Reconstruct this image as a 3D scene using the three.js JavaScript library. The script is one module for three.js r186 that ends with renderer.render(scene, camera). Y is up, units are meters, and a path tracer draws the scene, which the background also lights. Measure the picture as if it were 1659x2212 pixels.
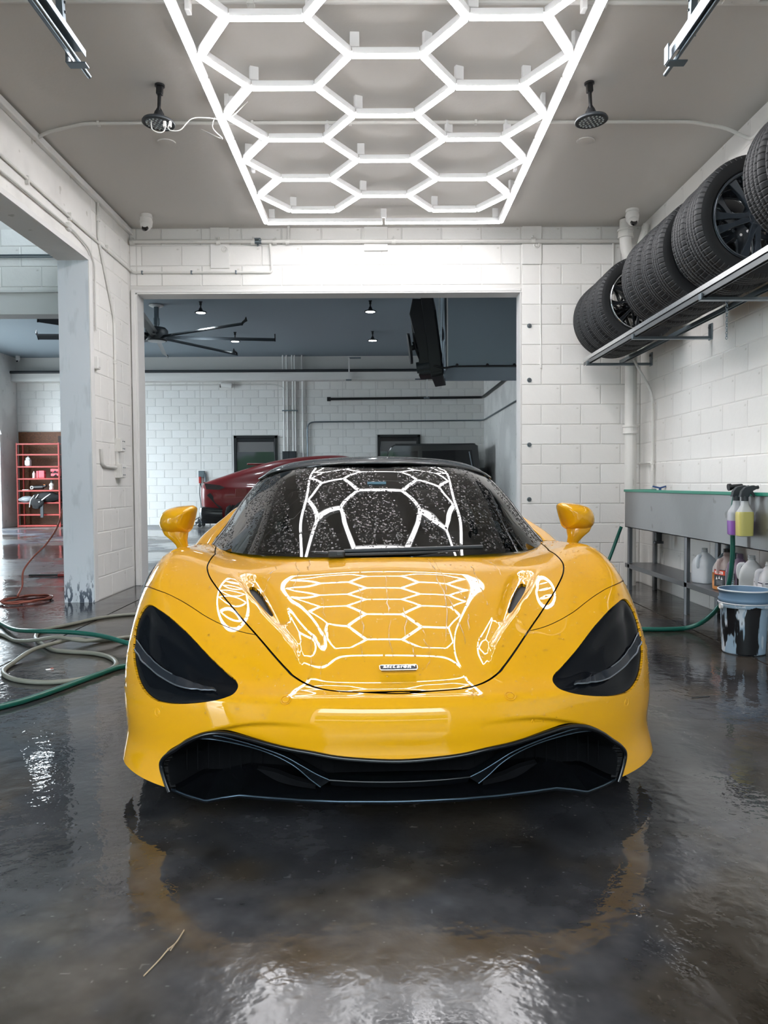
import * as THREE from 'three';
import { RoundedBoxGeometry } from 'three/addons/geometries/RoundedBoxGeometry.js';
import { mergeGeometries } from 'three/addons/utils/BufferGeometryUtils.js';
import { RectAreaLightUniformsLib } from 'three/addons/lights/RectAreaLightUniformsLib.js';
import { FontLoader } from 'three/addons/loaders/FontLoader.js';
import { TextGeometry } from 'three/addons/geometries/TextGeometry.js';

// ---------- camera, sky, light, exposure ----------
const scene = new THREE.Scene();
const camera = new THREE.PerspectiveCamera(67.35, 1659 / 2212, 0.05, 200);
camera.position.set(0, 1.03, 0);
camera.up.set(0.0061, 1, 0);
camera.lookAt(0.00452, 1.03 - 0.03675, -1);
scene.background = new THREE.Color(0.80, 0.92, 1.0);
scene.backgroundIntensity = 9.5;          // bright overcast day outside the doors
const TUBE_GLOW = 19, TUBE_LIGHT = 6, BAY_GLOW = 22, BAY_LIGHT = 4;
const renderer = new THREE.WebGLRenderer();
renderer.toneMapping = THREE.LinearToneMapping;
renderer.toneMappingExposure = 1.42;
renderer.shadowMap.enabled = true;
RectAreaLightUniformsLib.init();

// ---------- helpers ----------
const V = (x, y, z) => new THREE.Vector3(x, y, z);
let seed = 7;
const rnd = () => { seed = (seed * 1664525 + 1013904223) >>> 0; return seed / 4294967296; };
const used = {};
function numbered(n) { used[n] = (used[n] ?? -1) + 1; return used[n] ? n + '_' + String(used[n]).padStart(3, '0') : n; }
function tag(o, label, category, group) { o.userData.label = label; o.userData.category = category; if (group) o.userData.group = group; return o; }
function thing(name, label, category, [x, y, z] = [0, 0, 0], turn = 0, group) {
  const o = new THREE.Group(); o.name = numbered(name); o.position.set(x, y, z); o.rotation.y = turn; scene.add(o);
  return tag(o, label, category, group);
}
function part(parent, name, g, m, label) {
  const o = new THREE.Mesh(Array.isArray(g) ? join(g) : g, m); o.name = name; parent.add(o);
  if (label) o.userData.label = label;
  return o;
}
function lone(name, g, m, label, category, group) { const o = part(scene, numbered(name), g, m); return tag(o, label, category, group); }
function struct(name, g, m) { const o = g ? new THREE.Mesh(Array.isArray(g) ? join(g) : g, m) : new THREE.Group(); o.name = numbered(name); o.userData.kind = 'structure'; scene.add(o); return o; }
function copyOf(root, label, group) { const r = root.clone(); r.name = numbered(root.name.replace(/_\d+$/, '')); scene.add(r); r.userData = { ...root.userData, label }; if (group) r.userData.group = group; return r; }
function join(list) {
  const gs = list.map((g) => { const q = g.index ? g.toNonIndexed() : g.clone(); for (const k of Object.keys(q.attributes)) if (!['position', 'normal', 'uv'].includes(k)) q.deleteAttribute(k);
    if (!q.attributes.uv) q.setAttribute('uv', new THREE.BufferAttribute(new Float32Array(q.attributes.position.count * 2), 2)); return q; });
  return mergeGeometries(gs);
}
// box between two corners; b = rounded edge
function bx(x0, y0, z0, x1, y1, z1, b = 0) {
  const w = Math.abs(x1 - x0), h = Math.abs(y1 - y0), d = Math.abs(z1 - z0);
  const g = b ? new RoundedBoxGeometry(w, h, d, 2, Math.min(b, w / 2.1, h / 2.1, d / 2.1)) : new THREE.BoxGeometry(w, h, d);
  if (!b) { const p = g.attributes.position, n = g.attributes.normal, uv = g.attributes.uv;
    for (let i = 0; i < p.count; i++) { const X = p.getX(i) + (x0 + x1) / 2, Y = p.getY(i) + (y0 + y1) / 2, Z = p.getZ(i) + (z0 + z1) / 2;
      if (Math.abs(n.getX(i)) > .5) uv.setXY(i, Z, Y); else if (Math.abs(n.getY(i)) > .5) uv.setXY(i, X, Z); else uv.setXY(i, X, Y); } }
  return g.translate((x0 + x1) / 2, (y0 + y1) / 2, (z0 + z1) / 2);
}
const curve = (pts) => new THREE.CatmullRomCurve3(pts.map((p) => (p.isVector3 ? p : V(...p))), false, 'centripetal');
function tube(pts, r, n = 0, k = 8) { return new THREE.TubeGeometry(curve(pts), n || pts.length * 8, r, k); }
// straight run of pipe with softly bent corners
function pipe(pts, r, k = 8, bend = .06) {
  const P = pts.map((p) => V(...p)), path = new THREE.CurvePath();
  let at = P[0];
  for (let i = 1; i < P.length; i++) {
    const q = P[i];
    if (i === P.length - 1) { path.add(new THREE.LineCurve3(at, q)); break; }
    const b = Math.min(bend, at.distanceTo(q) * .45, q.distanceTo(P[i + 1]) * .45), a = q.clone().add(at.clone().sub(q).setLength(b)), c = q.clone().add(P[i + 1].clone().sub(q).setLength(b));
    path.add(new THREE.LineCurve3(at, a)); path.add(new THREE.QuadraticBezierCurve3(a, q, c)); at = c;
  }
  const S = [];
  for (const c of path.curves) { const n = c.isLineCurve3 ? 1 : 5; for (let i = 0; i < n; i++) S.push(c.getPoint(i / n)); }
  S.push(P[P.length - 1]);
  return sweep(S, r, k);
}
// tube through exact points
function sweep(S, r, k = 8) {
  const pos = [], nor = [], uv = [], idx = [], R = typeof r === 'function' ? r : () => r;
  let up = V(0, 1, 0); const t0 = S[1].clone().sub(S[0]).normalize(); if (Math.abs(t0.y) > .9) up = V(1, 0, 0);
  let nrm = up.clone().cross(t0).normalize();
  S.forEach((p, i) => {
    const t = S[Math.min(i + 1, S.length - 1)].clone().sub(S[Math.max(i - 1, 0)]).normalize();
    nrm = nrm.sub(t.clone().multiplyScalar(nrm.dot(t))).normalize(); const bi = t.clone().cross(nrm);
    for (let j = 0; j <= k; j++) { const a = (j / k) * Math.PI * 2, n = nrm.clone().multiplyScalar(Math.cos(a)).addScaledVector(bi, Math.sin(a)); pos.push(...p.clone().addScaledVector(n, R(i / (S.length - 1))).toArray()); nor.push(...n.toArray()); uv.push(i / S.length, j / k); }
    if (i) for (let j = 0; j < k; j++) { const a = (i - 1) * (k + 1) + j, b = a + k + 1; idx.push(a, a + 1, b, b, a + 1, b + 1); }
  });
  for (const end of [0, S.length - 1]) { const c = pos.length / 3, t = S[end === 0 ? 1 : end - 1].clone().sub(S[end]).normalize().negate(); pos.push(...S[end].toArray()); nor.push(...t.toArray()); uv.push(0, 0);
    for (let j = 0; j <= k; j++) { const q = (end * (k + 1) + j) * 3; pos.push(pos[q], pos[q + 1], pos[q + 2]); nor.push(...t.toArray()); uv.push(0, 0); }
    for (let j = 0; j < k; j++) end ? idx.push(c, c + 1 + j, c + 2 + j) : idx.push(c, c + 2 + j, c + 1 + j); }
  const g = new THREE.BufferGeometry(); g.setAttribute('position', new THREE.Float32BufferAttribute(pos, 3)); g.setAttribute('normal', new THREE.Float32BufferAttribute(nor, 3)); g.setAttribute('uv', new THREE.Float32BufferAttribute(uv, 2)); g.setIndex(idx);
  return g;
}
const cyl = (r0, r1, h, k = 20, open = false) => new THREE.CylinderGeometry(r0, r1, h, k, 1, open);
// cylinder between two points
function rod(a, b, r, k = 10, r2 = r) { const A = V(...a), B = V(...b), g = cyl(r2, r, A.distanceTo(B), k); g.applyQuaternion(new THREE.Quaternion().setFromUnitVectors(V(0, 1, 0), B.clone().sub(A).normalize())); return g.translate(...A.add(B).multiplyScalar(.5).toArray()); }
// square bar between two points
function bar(a, b, w, h = w) { const A = V(...a), B = V(...b), g = new THREE.BoxGeometry(w, h, A.distanceTo(B)), m = new THREE.Matrix4().lookAt(B, A, Math.abs(B.clone().sub(A).normalize().y) > .95 ? V(1, 0, 0) : V(0, 1, 0)); g.applyMatrix4(m); return g.translate(...A.add(B).multiplyScalar(.5).toArray()); }
const lathe = (pts, k = 32) => new THREE.LatheGeometry(pts.map(([x, y]) => new THREE.Vector2(x, y)), k);
function extrude(pts, depth, bevel = 0) { const s = new THREE.Shape(pts.map(([x, y]) => new THREE.Vector2(x, y))); return new THREE.ExtrudeGeometry(s, { depth, bevelEnabled: bevel > 0, bevelSize: bevel, bevelThickness: bevel, bevelSegments: 2, steps: 1 }); }
function sphere(r, x = 0, y = 0, z = 0, sx = 1, sy = 1, sz = 1) { return new THREE.SphereGeometry(r, 16, 12).scale(sx, sy, sz).translate(x, y, z); }

// ---------- textures ----------
function hash(x, y, s) { let h = (x * 374761393 + y * 668265263 + s * 974634777) | 0; h = Math.imul(h ^ (h >>> 13), 1274126177); return ((h ^ (h >>> 16)) >>> 0) / 4294967296; }
function vnoise(x, y, per, s) { const xi = Math.floor(x), yi = Math.floor(y), f = x - xi, g = y - yi, u = f * f * (3 - 2 * f), w = g * g * (3 - 2 * g), m = (a) => ((a % per) + per) % per;
  const a = hash(m(xi), m(yi), s), b = hash(m(xi + 1), m(yi), s), c = hash(m(xi), m(yi + 1), s), d = hash(m(xi + 1), m(yi + 1), s); return a + (b - a) * u + (c - a) * w + (a - b - c + d) * u * w; }
function fbm(u, v, per, oct, s) { let a = 0, w = .5, t = 0; for (let o = 0; o < oct; o++) { a += w * vnoise(u * per, v * per, per, s + o); t += w; w *= .55; per *= 2; } return a / t; }
const ss = (a, b, x) => { const t = Math.min(1, Math.max(0, (x - a) / (b - a))); return t * t * (3 - 2 * t); };
function tex(n, f, srgb, rep = 1) {
  const d = new Uint8Array(n * n * 4);
  for (let j = 0; j < n; j++) for (let i = 0; i < n; i++) { const c = f(i / n, j / n), o = (j * n + i) * 4; for (let k = 0; k < 3; k++) d[o + k] = Math.max(0, Math.min(255, (Array.isArray(c) ? c[k] : c) * 255)); d[o + 3] = 255; }
  const t = new THREE.DataTexture(d, n, n, THREE.RGBAFormat); t.wrapS = t.wrapT = THREE.RepeatWrapping; t.magFilter = THREE.LinearFilter; t.minFilter = THREE.LinearMipmapLinearFilter; t.generateMipmaps = true;
  if (srgb) t.colorSpace = THREE.SRGBColorSpace; t.repeat.set(rep, rep); t.needsUpdate = true; return t;
}
function canvasTex(w, h, draw) { const c = document.createElement('canvas'); c.width = w; c.height = h; draw(c.getContext('2d')); const t = new THREE.CanvasTexture(c); t.colorSpace = THREE.SRGBColorSpace; t.magFilter = THREE.LinearFilter; return t; }
const std = (o) => new THREE.MeshStandardMaterial(o);
const phy = (o) => new THREE.MeshPhysicalMaterial(o);
const lin = (r, g, b) => new THREE.Color().setRGB(r, g, b);
const paintBump = tex(512, (u, v) => fbm(u, v, 24, 4, 3) * .7 + fbm(u, v, 90, 2, 9) * .3, false, .9);
const grime = tex(512, (u, v) => { const a = .93 + .07 * ss(.35, .65, fbm(u, v, 5, 5, 21)); const sp = ss(.80, .86, fbm(u, v, 40, 3, 5)); return [a - sp * .12, a - sp * .125, a - sp * .14]; }, true, .31);
const M = {
  wall: std({ color: lin(.84, .825, .80), roughness: .7, map: grime, bumpMap: paintBump, bumpScale: .0012 }),
  wall2: std({ color: lin(.80, .79, .77), roughness: .7, map: grime, bumpMap: paintBump, bumpScale: .0014 }),
  wall3: std({ color: lin(.86, .85, .83), roughness: .68, map: grime, bumpMap: paintBump, bumpScale: .0012 }),
  joint: std({ color: lin(.70, .69, .67), roughness: .85 }),
  trim: std({ color: lin(.78, .77, .76), roughness: .55 }),
  ceiling: std({ color: lin(.60, .58, .55), roughness: .8, bumpMap: paintBump, bumpScale: .001 }),
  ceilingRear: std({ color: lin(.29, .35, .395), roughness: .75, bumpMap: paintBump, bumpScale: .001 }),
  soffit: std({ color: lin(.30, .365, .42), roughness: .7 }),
  white: std({ color: lin(.80, .79, .77), roughness: .45 }),
  whitePipe: std({ color: lin(.74, .73, .70), roughness: .5, map: grime }),
  steel: std({ color: lin(.50, .53, .55), roughness: .32, metalness: 1 }),
  galv: std({ color: lin(.22, .26, .29), roughness: .38, metalness: 1 }),
  darkSteel: std({ color: lin(.16, .17, .18), roughness: .35, metalness: .8 }),
  chrome: std({ color: lin(.85, .87, .9), roughness: .08, metalness: 1 }),
  black: std({ color: lin(.012, .013, .015), roughness: .4 }),
  blackGloss: phy({ color: lin(.008, .009, .011), roughness: .12, clearcoat: 1, clearcoatRoughness: .03 }),
  blackMatte: std({ color: lin(.012, .012, .013), roughness: .85 }),
  rubber: std({ color: lin(.008, .009, .011), roughness: .62 }),
  cave: phy({ color: lin(.004, .0042, .005), roughness: .9, specularIntensity: .15 }),
  charcoal: std({ color: lin(.03, .036, .042), roughness: .5 }),
};
// ---------- the setting ----------
const XL = -2.53, XR = 2.67, ZR = -7.9, HC = 3.63, ZB = -19.8, XF = -9.3, HB = 4.3, ZF = 1.3, TW = .26;
// floor: wet concrete in slabs with joints between
const floorColor = tex(1024, (u, v) => {
  const big = fbm(u, v, 3, 5, 31), mid = fbm(u, v, 9, 5, 57), fine = fbm(u, v, 70, 3, 77), st = fbm(u * 1, v, 5, 5, 91), sp = ss(.955, .99, fbm(u, v, 256, 1, 15)), scuff = ss(.62, .74, fbm(u + .3 * v, v, 12, 4, 43));
  let a = .41 + .36 * (big - .5) + .42 * (mid - .5) + .16 * (fine - .5); a -= .07 * scuff; const br = ss(.47, .6, st) * .055;
  return [a + br + sp * .22, a + br * .35 + sp * .22, a - br * .7 + sp * .22 + .012]; }, true, .27);
const floorRough = tex(1024, (u, v) => { const a = fbm(u, v, 4, 5, 131), b = fbm(u, v, 40, 3, 17); return .03 + .15 * ss(.50, .68, a) + .05 * Math.max(0, b - .4); }, false, .22);
const floorBump = tex(1024, (u, v) => .48 * fbm(u, v, 7, 4, 201) + .52 * fbm(u, v, 46, 4, 211), false, .5);
const concrete = (c, r) => std({ color: lin(...c), map: floorColor, roughness: r, roughnessMap: floorRough, bumpMap: floorBump, bumpScale: .0024 });
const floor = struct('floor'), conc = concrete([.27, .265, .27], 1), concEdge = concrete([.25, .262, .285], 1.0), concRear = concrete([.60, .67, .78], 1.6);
const slab = (x0, z0, x1, z1, m) => part(floor, 'concrete_slab', bx(x0, -.2, z0, x1, 0, z1), m);
const J = .007;
slab(-2.18 + J, ZR + .1, 2.17 - J, -3.9 + J * 0, conc); slab(-2.18 + J, -3.9, 2.17 - J, 3.5, conc);
slab(2.17 + J, ZR + .1, XR + .3, 3.5, concEdge); slab(-9.6, ZR + .1, -2.18 - J, 3.5, concEdge);
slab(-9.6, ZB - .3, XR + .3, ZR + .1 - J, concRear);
part(floor, 'joint_filler', [bx(-9.6, -.22, ZB - .3, XR + .3, -.012, 3.5)], std({ color: lin(.03, .03, .032), roughness: .9 }));
// outside ground, so that the doors look onto something
const yard = struct('ground', bx(-30, -.45, 3.5, 30, -.02, 40), std({ color: lin(.20, .20, .19), roughness: .9 }));
const yardSide = struct('ground', bx(-40, -.45, -30, -9.6, -.02, 3.5), std({ color: lin(.30, .30, .29), roughness: .9 }));

// what stands across the yard, seen only as reflections: a long low building and a clipped hedge
struct('yard_building', [bx(-26, 0, 19, 26, 7.6, 24), bx(-26.2, 7.6, 18.8, 26.2, 7.8, 24)], std({ color: lin(.22, .23, .24), roughness: .8 }));
struct('yard_hedge', [...Array.from({ length: 26 }, (_, k) => sphere(1, -16 + k * 1.25 + hash(k, 1, 5) * .5, 1.1 + hash(k, 2, 5) * .5, 15.5 + hash(k, 3, 5), 1.1, 1.5 + hash(k, 4, 5) * .7, 1))], std({ color: lin(.03, .075, .035), roughness: .9 }));
// concrete block walls: the wall itself is the mortar, each block its own thin raised piece
const blockGeo = new Map(), wallMats = [M.wall, M.wall2, M.wall3, M.wall];
function blockPiece(w, h, d = .006) {
  const key = w.toFixed(3) + '_' + h.toFixed(3) + '_' + d;
  if (!blockGeo.has(key)) {
    const c = .0035, a = w / 2, b = h / 2, p = [[-a, -b, 0], [a, -b, 0], [a, b, 0], [-a, b, 0], [-a + c, -b + c, d], [a - c, -b + c, d], [a - c, b - c, d], [-a + c, b - c, d]], f = [[4, 5, 6, 7], [0, 1, 5, 4], [1, 2, 6, 5], [2, 3, 7, 6], [3, 0, 4, 7]], pos = [], uv = [];
    for (const q of f) for (const k of [0, 1, 2, 0, 2, 3]) { pos.push(...p[q[k]]); uv.push(p[q[k]][0], p[q[k]][1]); }
    const g = new THREE.BufferGeometry(); g.setAttribute('position', new THREE.Float32BufferAttribute(pos, 3)); g.setAttribute('uv', new THREE.Float32BufferAttribute(uv, 2)); g.computeVertexNormals(); blockGeo.set(key, g);
  }
  return blockGeo.get(key);
}
// regions: [u0, v0, u1, v1] on the wall; place(u, v) -> point; turn about y
function blocks(parent, regions, place, turn, { phase = 0, most = 295, mats = wallMats, deep = .006, jw = .0045 } = {}) {
  const L = .4064, C = .2032, extra = []; let n = 0;
  for (const [u0, v0, u1, v1] of regions) for (let r = Math.floor(v0 / C); r * C < v1 - .01; r++) {
    const off = phase + (r % 2 ? L / 2 : 0);
    for (let k = Math.floor((u0 - off) / L); k * L + off < u1 - .01; k++) {
      const a = Math.max(u0, k * L + off) + jw, b = Math.min(u1, (k + 1) * L + off) - jw, c = Math.max(v0, r * C) + jw, d = Math.min(v1, (r + 1) * C) - jw;
      if (b - a < .03 || d - c < .03) continue;
      const g = blockPiece(Math.round((b - a) * 200) / 200, Math.round((d - c) * 200) / 200, deep), P = place((a + b) / 2, (c + d) / 2);
      if (n++ < most) { const o = part(parent, 'concrete_block', g, mats[Math.floor(hash(k + 50, r, 3) * mats.length)]); o.position.copy(P); o.rotation.y = turn; }
      else extra.push(g.clone().rotateY(turn).translate(P.x, P.y, P.z));
    }
  }
  if (extra.length) { const o = part(parent, 'concrete_blocks', extra, mats[0]); o.userData.kind = 'stuff'; }
}
// rear wall of the wash bay with its wide opening, going on over the bay to the left
const OX0 = -2.462, OX1 = 1.443, OH = 2.982;
const wallRear = struct('wall_rear', [bx(XL - .26, 0, ZR - .2, OX0, HC + .7, ZR), bx(OX0, OH, ZR - .2, OX1, HC + .7, ZR), bx(OX1, 0, ZR - .2, XR, HC + .7, ZR), bx(-9.3, 2.78, ZR - .2, XL - .26, HC + .7, ZR)], M.joint);
blocks(wallRear, [[OX1 + .004, 0, XR, HC], [OX0, OH + .035, OX1, HC], [XL, OH + .035, OX0, HC], [-4.3, 3.0, XL - .27, HC]], (u, v) => V(u, v, ZR), 0, { phase: 2.06 - .4064 * 5 });
part(wallRear, 'opening_frame', [bx(OX0 - .055, 0, ZR, OX0 - .012, OH + .03, ZR + .03, .006), bx(OX0 - .012, 0, ZR - .205, OX0 + .004, OH + .03, ZR + .012), bx(OX0 - .055, OH, ZR, OX1, OH + .03, ZR + .014, .005), bx(OX0 - .012, OH - .014, ZR - .205, OX1 + .01, OH - .002, ZR + .012)], M.trim);
part(wallRear, 'jamb', [bx(OX1 - .008, 0, ZR - .205, OX1 + .001, OH - .003, ZR + .008)], M.trim);
part(wallRear, 'lintel', [bx(-9.3, 2.985, ZR, XL - .27, 3.005, ZR + .05), bx(-9.3, 2.772, ZR - .21, XL - .27, 2.985, ZR + .012)], M.trim);
// right wall
const wallRight = struct('wall_right', [bx(XR, 0, ZB, XR + .25, HB + .2, ZF)], M.wall);
blocks(wallRight, [[4.6, 0, 7.894, HC]], (u, v) => V(XR, v, -u), -Math.PI / 2, { phase: .1, deep: .0028, jw: .003, mats: [M.wall] });
part(wallRight, 'wall_panel_joint', [bx(XR - .006, .0, -14.6, XR, 4.2, -14.585)], M.joint);
// left wall: solid stub beside the rear wall, header over the wide side opening
const ZP = -6.77;
const wallLeft = struct('wall_left', [bx(XL - TW, 0, ZR, XL, HC, ZP), bx(XL - TW, 2.985, ZP, XL, HC, -.6), bx(XL - TW, 0, -.6, XL, HC, ZF)], M.wall);
blocks(wallLeft, [[6.86, 0, 7.84, HC]], (u, v) => V(XL, v, -u), Math.PI / 2, { phase: .3, deep: .003, jw: .003, mats: [M.wall] });
const chipped = tex(512, (u, v) => { const low = ss(.10, .0, v), n = fbm(u * 1.0, v * 3, 14, 4, 71), c = ss(.66 - .2 * low, .70 - .2 * low, n) * low, s = ss(.55, .75, fbm(u, v * 2, 5, 4, 73)) * .05; return [.93 - .6 * c - s, .945 - .58 * c - s, .96 - .54 * c - s]; }, true, 1); chipped.repeat.set(3.4, .333);
part(wallLeft, 'pillar_face', [bx(XL - TW - .002, 0, ZP, XL + .002, 2.985, ZP + .012)], std({ color: lin(.93, .95, .98), roughness: .55, map: chipped }));
part(wallLeft, 'corner_bead', [bx(XL, 0, ZP - .07, XL + .012, 3.0, ZP + .01, .004), bx(XL, 2.985, -6.84, XL + .010, 3.03, -.6, .003)], M.trim);
part(wallLeft, 'ceiling_trim', [bx(XL, HC - .07, ZR, XL + .045, HC - .015, ZF, .01)], M.trim);
// front wall behind the camera, with the garage doorway and the next bay's doorway
struct('wall_front', [bx(-9.6, 3.1, ZF, XR + .3, HB + .2, ZF + .25), bx(1.45, 0, ZF, XR + .3, 3.1, ZF + .25), bx(-3.5, 0, ZF, -1.55, 3.1, ZF + .25), bx(-9.6, 0, ZF, -8.7, 3.1, ZF + .25)], M.wall);
// far left wall with two open doorways, back wall
const wallFar = struct('wall_far_left', [bx(XF - .25, 0, ZB - .3, XF, HB + .2, -18.85), bx(XF - .25, 3.7, -18.85, XF, HB + .2, ZF), bx(XF - .25, 0, -13.9, XF, 3.7, ZF)], M.wall);
part(wallFar, 'door_frame', [bx(XF, 0, -18.9, XF + .06, 3.7, -18.78, .01), bx(XF, 3.66, -18.9, XF + .06, 3.8, -13.8, .01)], M.white);
part(wallFar, 'door_brace', [bar([XF + .12, 3.15, -18.1], [XF + .1, 2.3, -18.75], .05)], M.trim);
const wallBack = struct('wall_back', [bx(XF - .25, 0, ZB - .3, XR + .3, HB + .2, ZB)], M.joint);
{ const W = [[-3.80, -2.60], [-.10, 1.06]];
  blocks(wallBack, [[-6.25, 0, -4.6, 3.66], [-4.6, 1.22, W[0][0], 3.66], [W[0][0], 2.30, W[0][1], 3.66], [W[0][1], 1.6258, W[1][0], 3.66], [W[1][0], 2.30, W[1][1], 3.66], [W[1][1], 1.6258, XR, 3.66], [-9.28, 2.42, -7.95, 3.66]], (u, v) => V(u, v, ZB), 0, { phase: .15, mats: [M.wall, M.wall, M.wall3] });
  part(wallBack, 'block_infill', [bx(W[0][0] - .02, 0, ZB, W[0][1] + .0, 1.4, ZB + .006), bx(-2.6, 0, ZB, XR, 1.62, ZB + .006)], M.wall2);
  part(wallBack, 'ledge_beam', [bx(XF, 3.66, ZB, XR, 3.87, ZB + .28, .015)], M.wall);
  part(wallBack, 'ledge_pipe', [rod([XF, 3.89, ZB + .30], [XR, 3.89, ZB + .30], .035)], M.charcoal);
  part(wallBack, 'expansion_joint', [bx(-.96, 1.6, ZB + .004, -.945, 3.66, ZB + .009)], M.joint); }
// office windows in the back wall: dark frame, blind, dark glass
function officeWindow(name, x0, x1) {
  const w = struct(name), y0 = 1.3, y1 = 2.285, z = ZB + .006;
  part(w, 'window_frame', [bx(x0, y1 - .07, z, x1, y1, z + .05, .006), bx(x0, y0, z, x1, y0 + .07, z + .05, .006), bx(x0, y0, z, x0 + .075, y1, z + .05, .006), bx(x1 - .075, y0, z, x1, y1, z + .05, .006)], M.black);
  part(w, 'window_pane', [bx(x0 + .07, y0 + .06, z + .012, x1 - .07, y1 - .06, z + .018)], phy({ color: lin(.02, .022, .025), roughness: .04, specularIntensity: 1 }));
  part(w, 'window_blind', [bx(x0 + .09, y1 - .42, z + .018, x1 - .10, y1 - .165, z + .021)], std({ color: lin(.17, .165, .165), roughness: .6 }));
}
officeWindow('window_1', -3.75, -2.63); officeWindow('window_2', -.07, 1.03);
// ceilings
struct('ceiling', bx(XL - TW, HC, ZR - .2, XR + .3, HC + .2, ZF + .25), M.ceiling);
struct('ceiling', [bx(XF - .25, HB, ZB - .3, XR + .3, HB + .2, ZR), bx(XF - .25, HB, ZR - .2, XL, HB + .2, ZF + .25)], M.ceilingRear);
// dropped soffit box in the rear room
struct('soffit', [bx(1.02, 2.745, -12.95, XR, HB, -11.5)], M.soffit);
struct('trim_1', [bx(1.0, 2.745, -11.53, 1.02, HB, -11.49, .004), bx(1.0, 2.745, -12.97, 1.02, HB, -12.93, .004)], M.trim);
const doorRight = struct('door_1', [bx(XR - .03, 0, -14.3, XR, 2.12, -13.3, .01)], std({ color: lin(.30, .33, .36), roughness: .5 }));
part(doorRight, 'door_frame', [bx(XR - .05, 0, -14.42, XR, 2.2, -14.3, .01), bx(XR - .05, 2.12, -14.42, XR, 2.22, -13.2, .01)], M.trim);
// ---------- hexagon tube light under the ceiling ----------
{
  const H = 3.52, r = .024, cx = .047, ax = .21, dx = .64, dz = .7245, z0 = -7.087, NR = 5;
  const grid = thing('hexagon_ceiling_light', 'large white glowing hexagon tube light grid under the bay ceiling', 'ceiling light', [cx, H, -5]);
  const glow = std({ color: 0xffffff, emissive: lin(1, .985, 1.0), emissiveIntensity: TUBE_GLOW, roughness: .4 });
  const clip = std({ color: lin(.8, .8, .8), roughness: .4 });
  const seen = new Set(), tubes = new Map(), caps = new Map();
  const put = (name, x0, zz0, x1, zz1) => {
    const k = [x0, zz0, x1, zz1].map((v) => v.toFixed(2)), key = [k.slice(0, 2), k.slice(2)].map(String).sort().join(); if (seen.has(key)) return; seen.add(key);
    const L = Math.hypot(x1 - x0, zz1 - zz0) - .03, lk = L.toFixed(2);
    if (!tubes.has(lk)) { const g = new THREE.CylinderGeometry(r, r, +lk, 8, 1, true); g.rotateZ(Math.PI / 2); tubes.set(lk, g); }
    const t = part(grid, name, tubes.get(lk), glow); t.position.set((x0 + x1) / 2, 0, (zz0 + zz1) / 2 + 5); t.rotation.y = -Math.atan2(zz1 - zz0, x1 - x0); if (!caps.has(lk)) caps.set(lk, bx(-lk / 2, -.008, -.0255, +lk / 2, .029, .0262, .004)); part(t, 'tube_housing', caps.get(lk), clip);
    const l = new THREE.RectAreaLight(lin(1, .985, 1), TUBE_LIGHT * .5, L, r * 2); l.name = 'tube_light'; l.position.set(cx + (x0 + x1) / 2, H - r - .002, (zz0 + zz1) / 2);
    l.rotation.set(-Math.PI / 2, 0, -Math.atan2(zz1 - zz0, x1 - x0)); scene.add(l);
  };
  const verts = new Map();
  for (const [c, n] of [[-1, NR], [0, NR - 1], [1, NR]]) for (let k = 0; k < n; k++) {
    const x = c * dx, z = z0 + k * dz + (c ? 0 : dz / 2), h = dz / 2, p = [[x - ax, z], [x + ax, z], [x + dx - ax, z + h], [x + ax, z + dz], [x - ax, z + dz], [x - dx + ax, z + h]];
    for (let i = 0; i < 6; i++) { put('light_tube', ...p[i], ...p[(i + 1) % 6]); verts.set(p[i].map((v) => v.toFixed(2)).join(), p[i]); }
  }
  const fx = 1.117, fz0 = -7.405, fz1 = z0 + NR * dz + .32, ns = 5;
  for (const s of [-1, 1]) for (let k = 0; k < ns; k++) put('frame_tube', s * fx, fz0 + (fz1 - fz0) * k / ns, s * fx, fz0 + (fz1 - fz0) * (k + 1) / ns);
  for (const z of [fz0, fz1]) for (const s of [-1, 1]) put('frame_tube', 0, z, s * fx, z);
  const knuckle = sphere(.024, 0, 0, 0, 1, .8, 1);
  const joints = []; for (const [x, z] of verts.values()) joints.push(knuckle.clone().translate(x, .002, z + 5));
  part(grid, 'tube_connector', joints, clip).userData.kind = 'stuff';
  const br = [];
  const hanger = bx(-.028, .029, -.014, .028, HC - H + .001, .014, .004);
  let q = 0; for (const [x, z] of verts.values()) if (hash(q++, 3, 9) > .52) { const b = part(grid, 'mounting_bracket', hanger, clip); b.position.set(x + .03, 0, z + 5.02); b.rotation.y = hash(q, 1, 1) * .8; }
  for (const s of [-1, 1]) for (const z of [-6.3, -5.24, -4.2]) { const b = part(grid, 'mounting_bracket', hanger, clip); b.position.set(s * (fx - .06), 0, z + 5); b.rotation.y = 1.57; }
  for (const x of [0, fx - .06, -fx + .06]) { const b = part(grid, 'mounting_bracket', hanger, clip); b.position.set(x, 0, fz0 + 5.03); }
  part(grid, 'supply_wire', [tube([[-fx - .02, .03, -.3], [-fx - .07, -.03, -.38], [-fx - .03, -.05, -.52], [-fx - .2, .06, -.62]], .004, 24, 6)], M.white);
}
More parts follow.
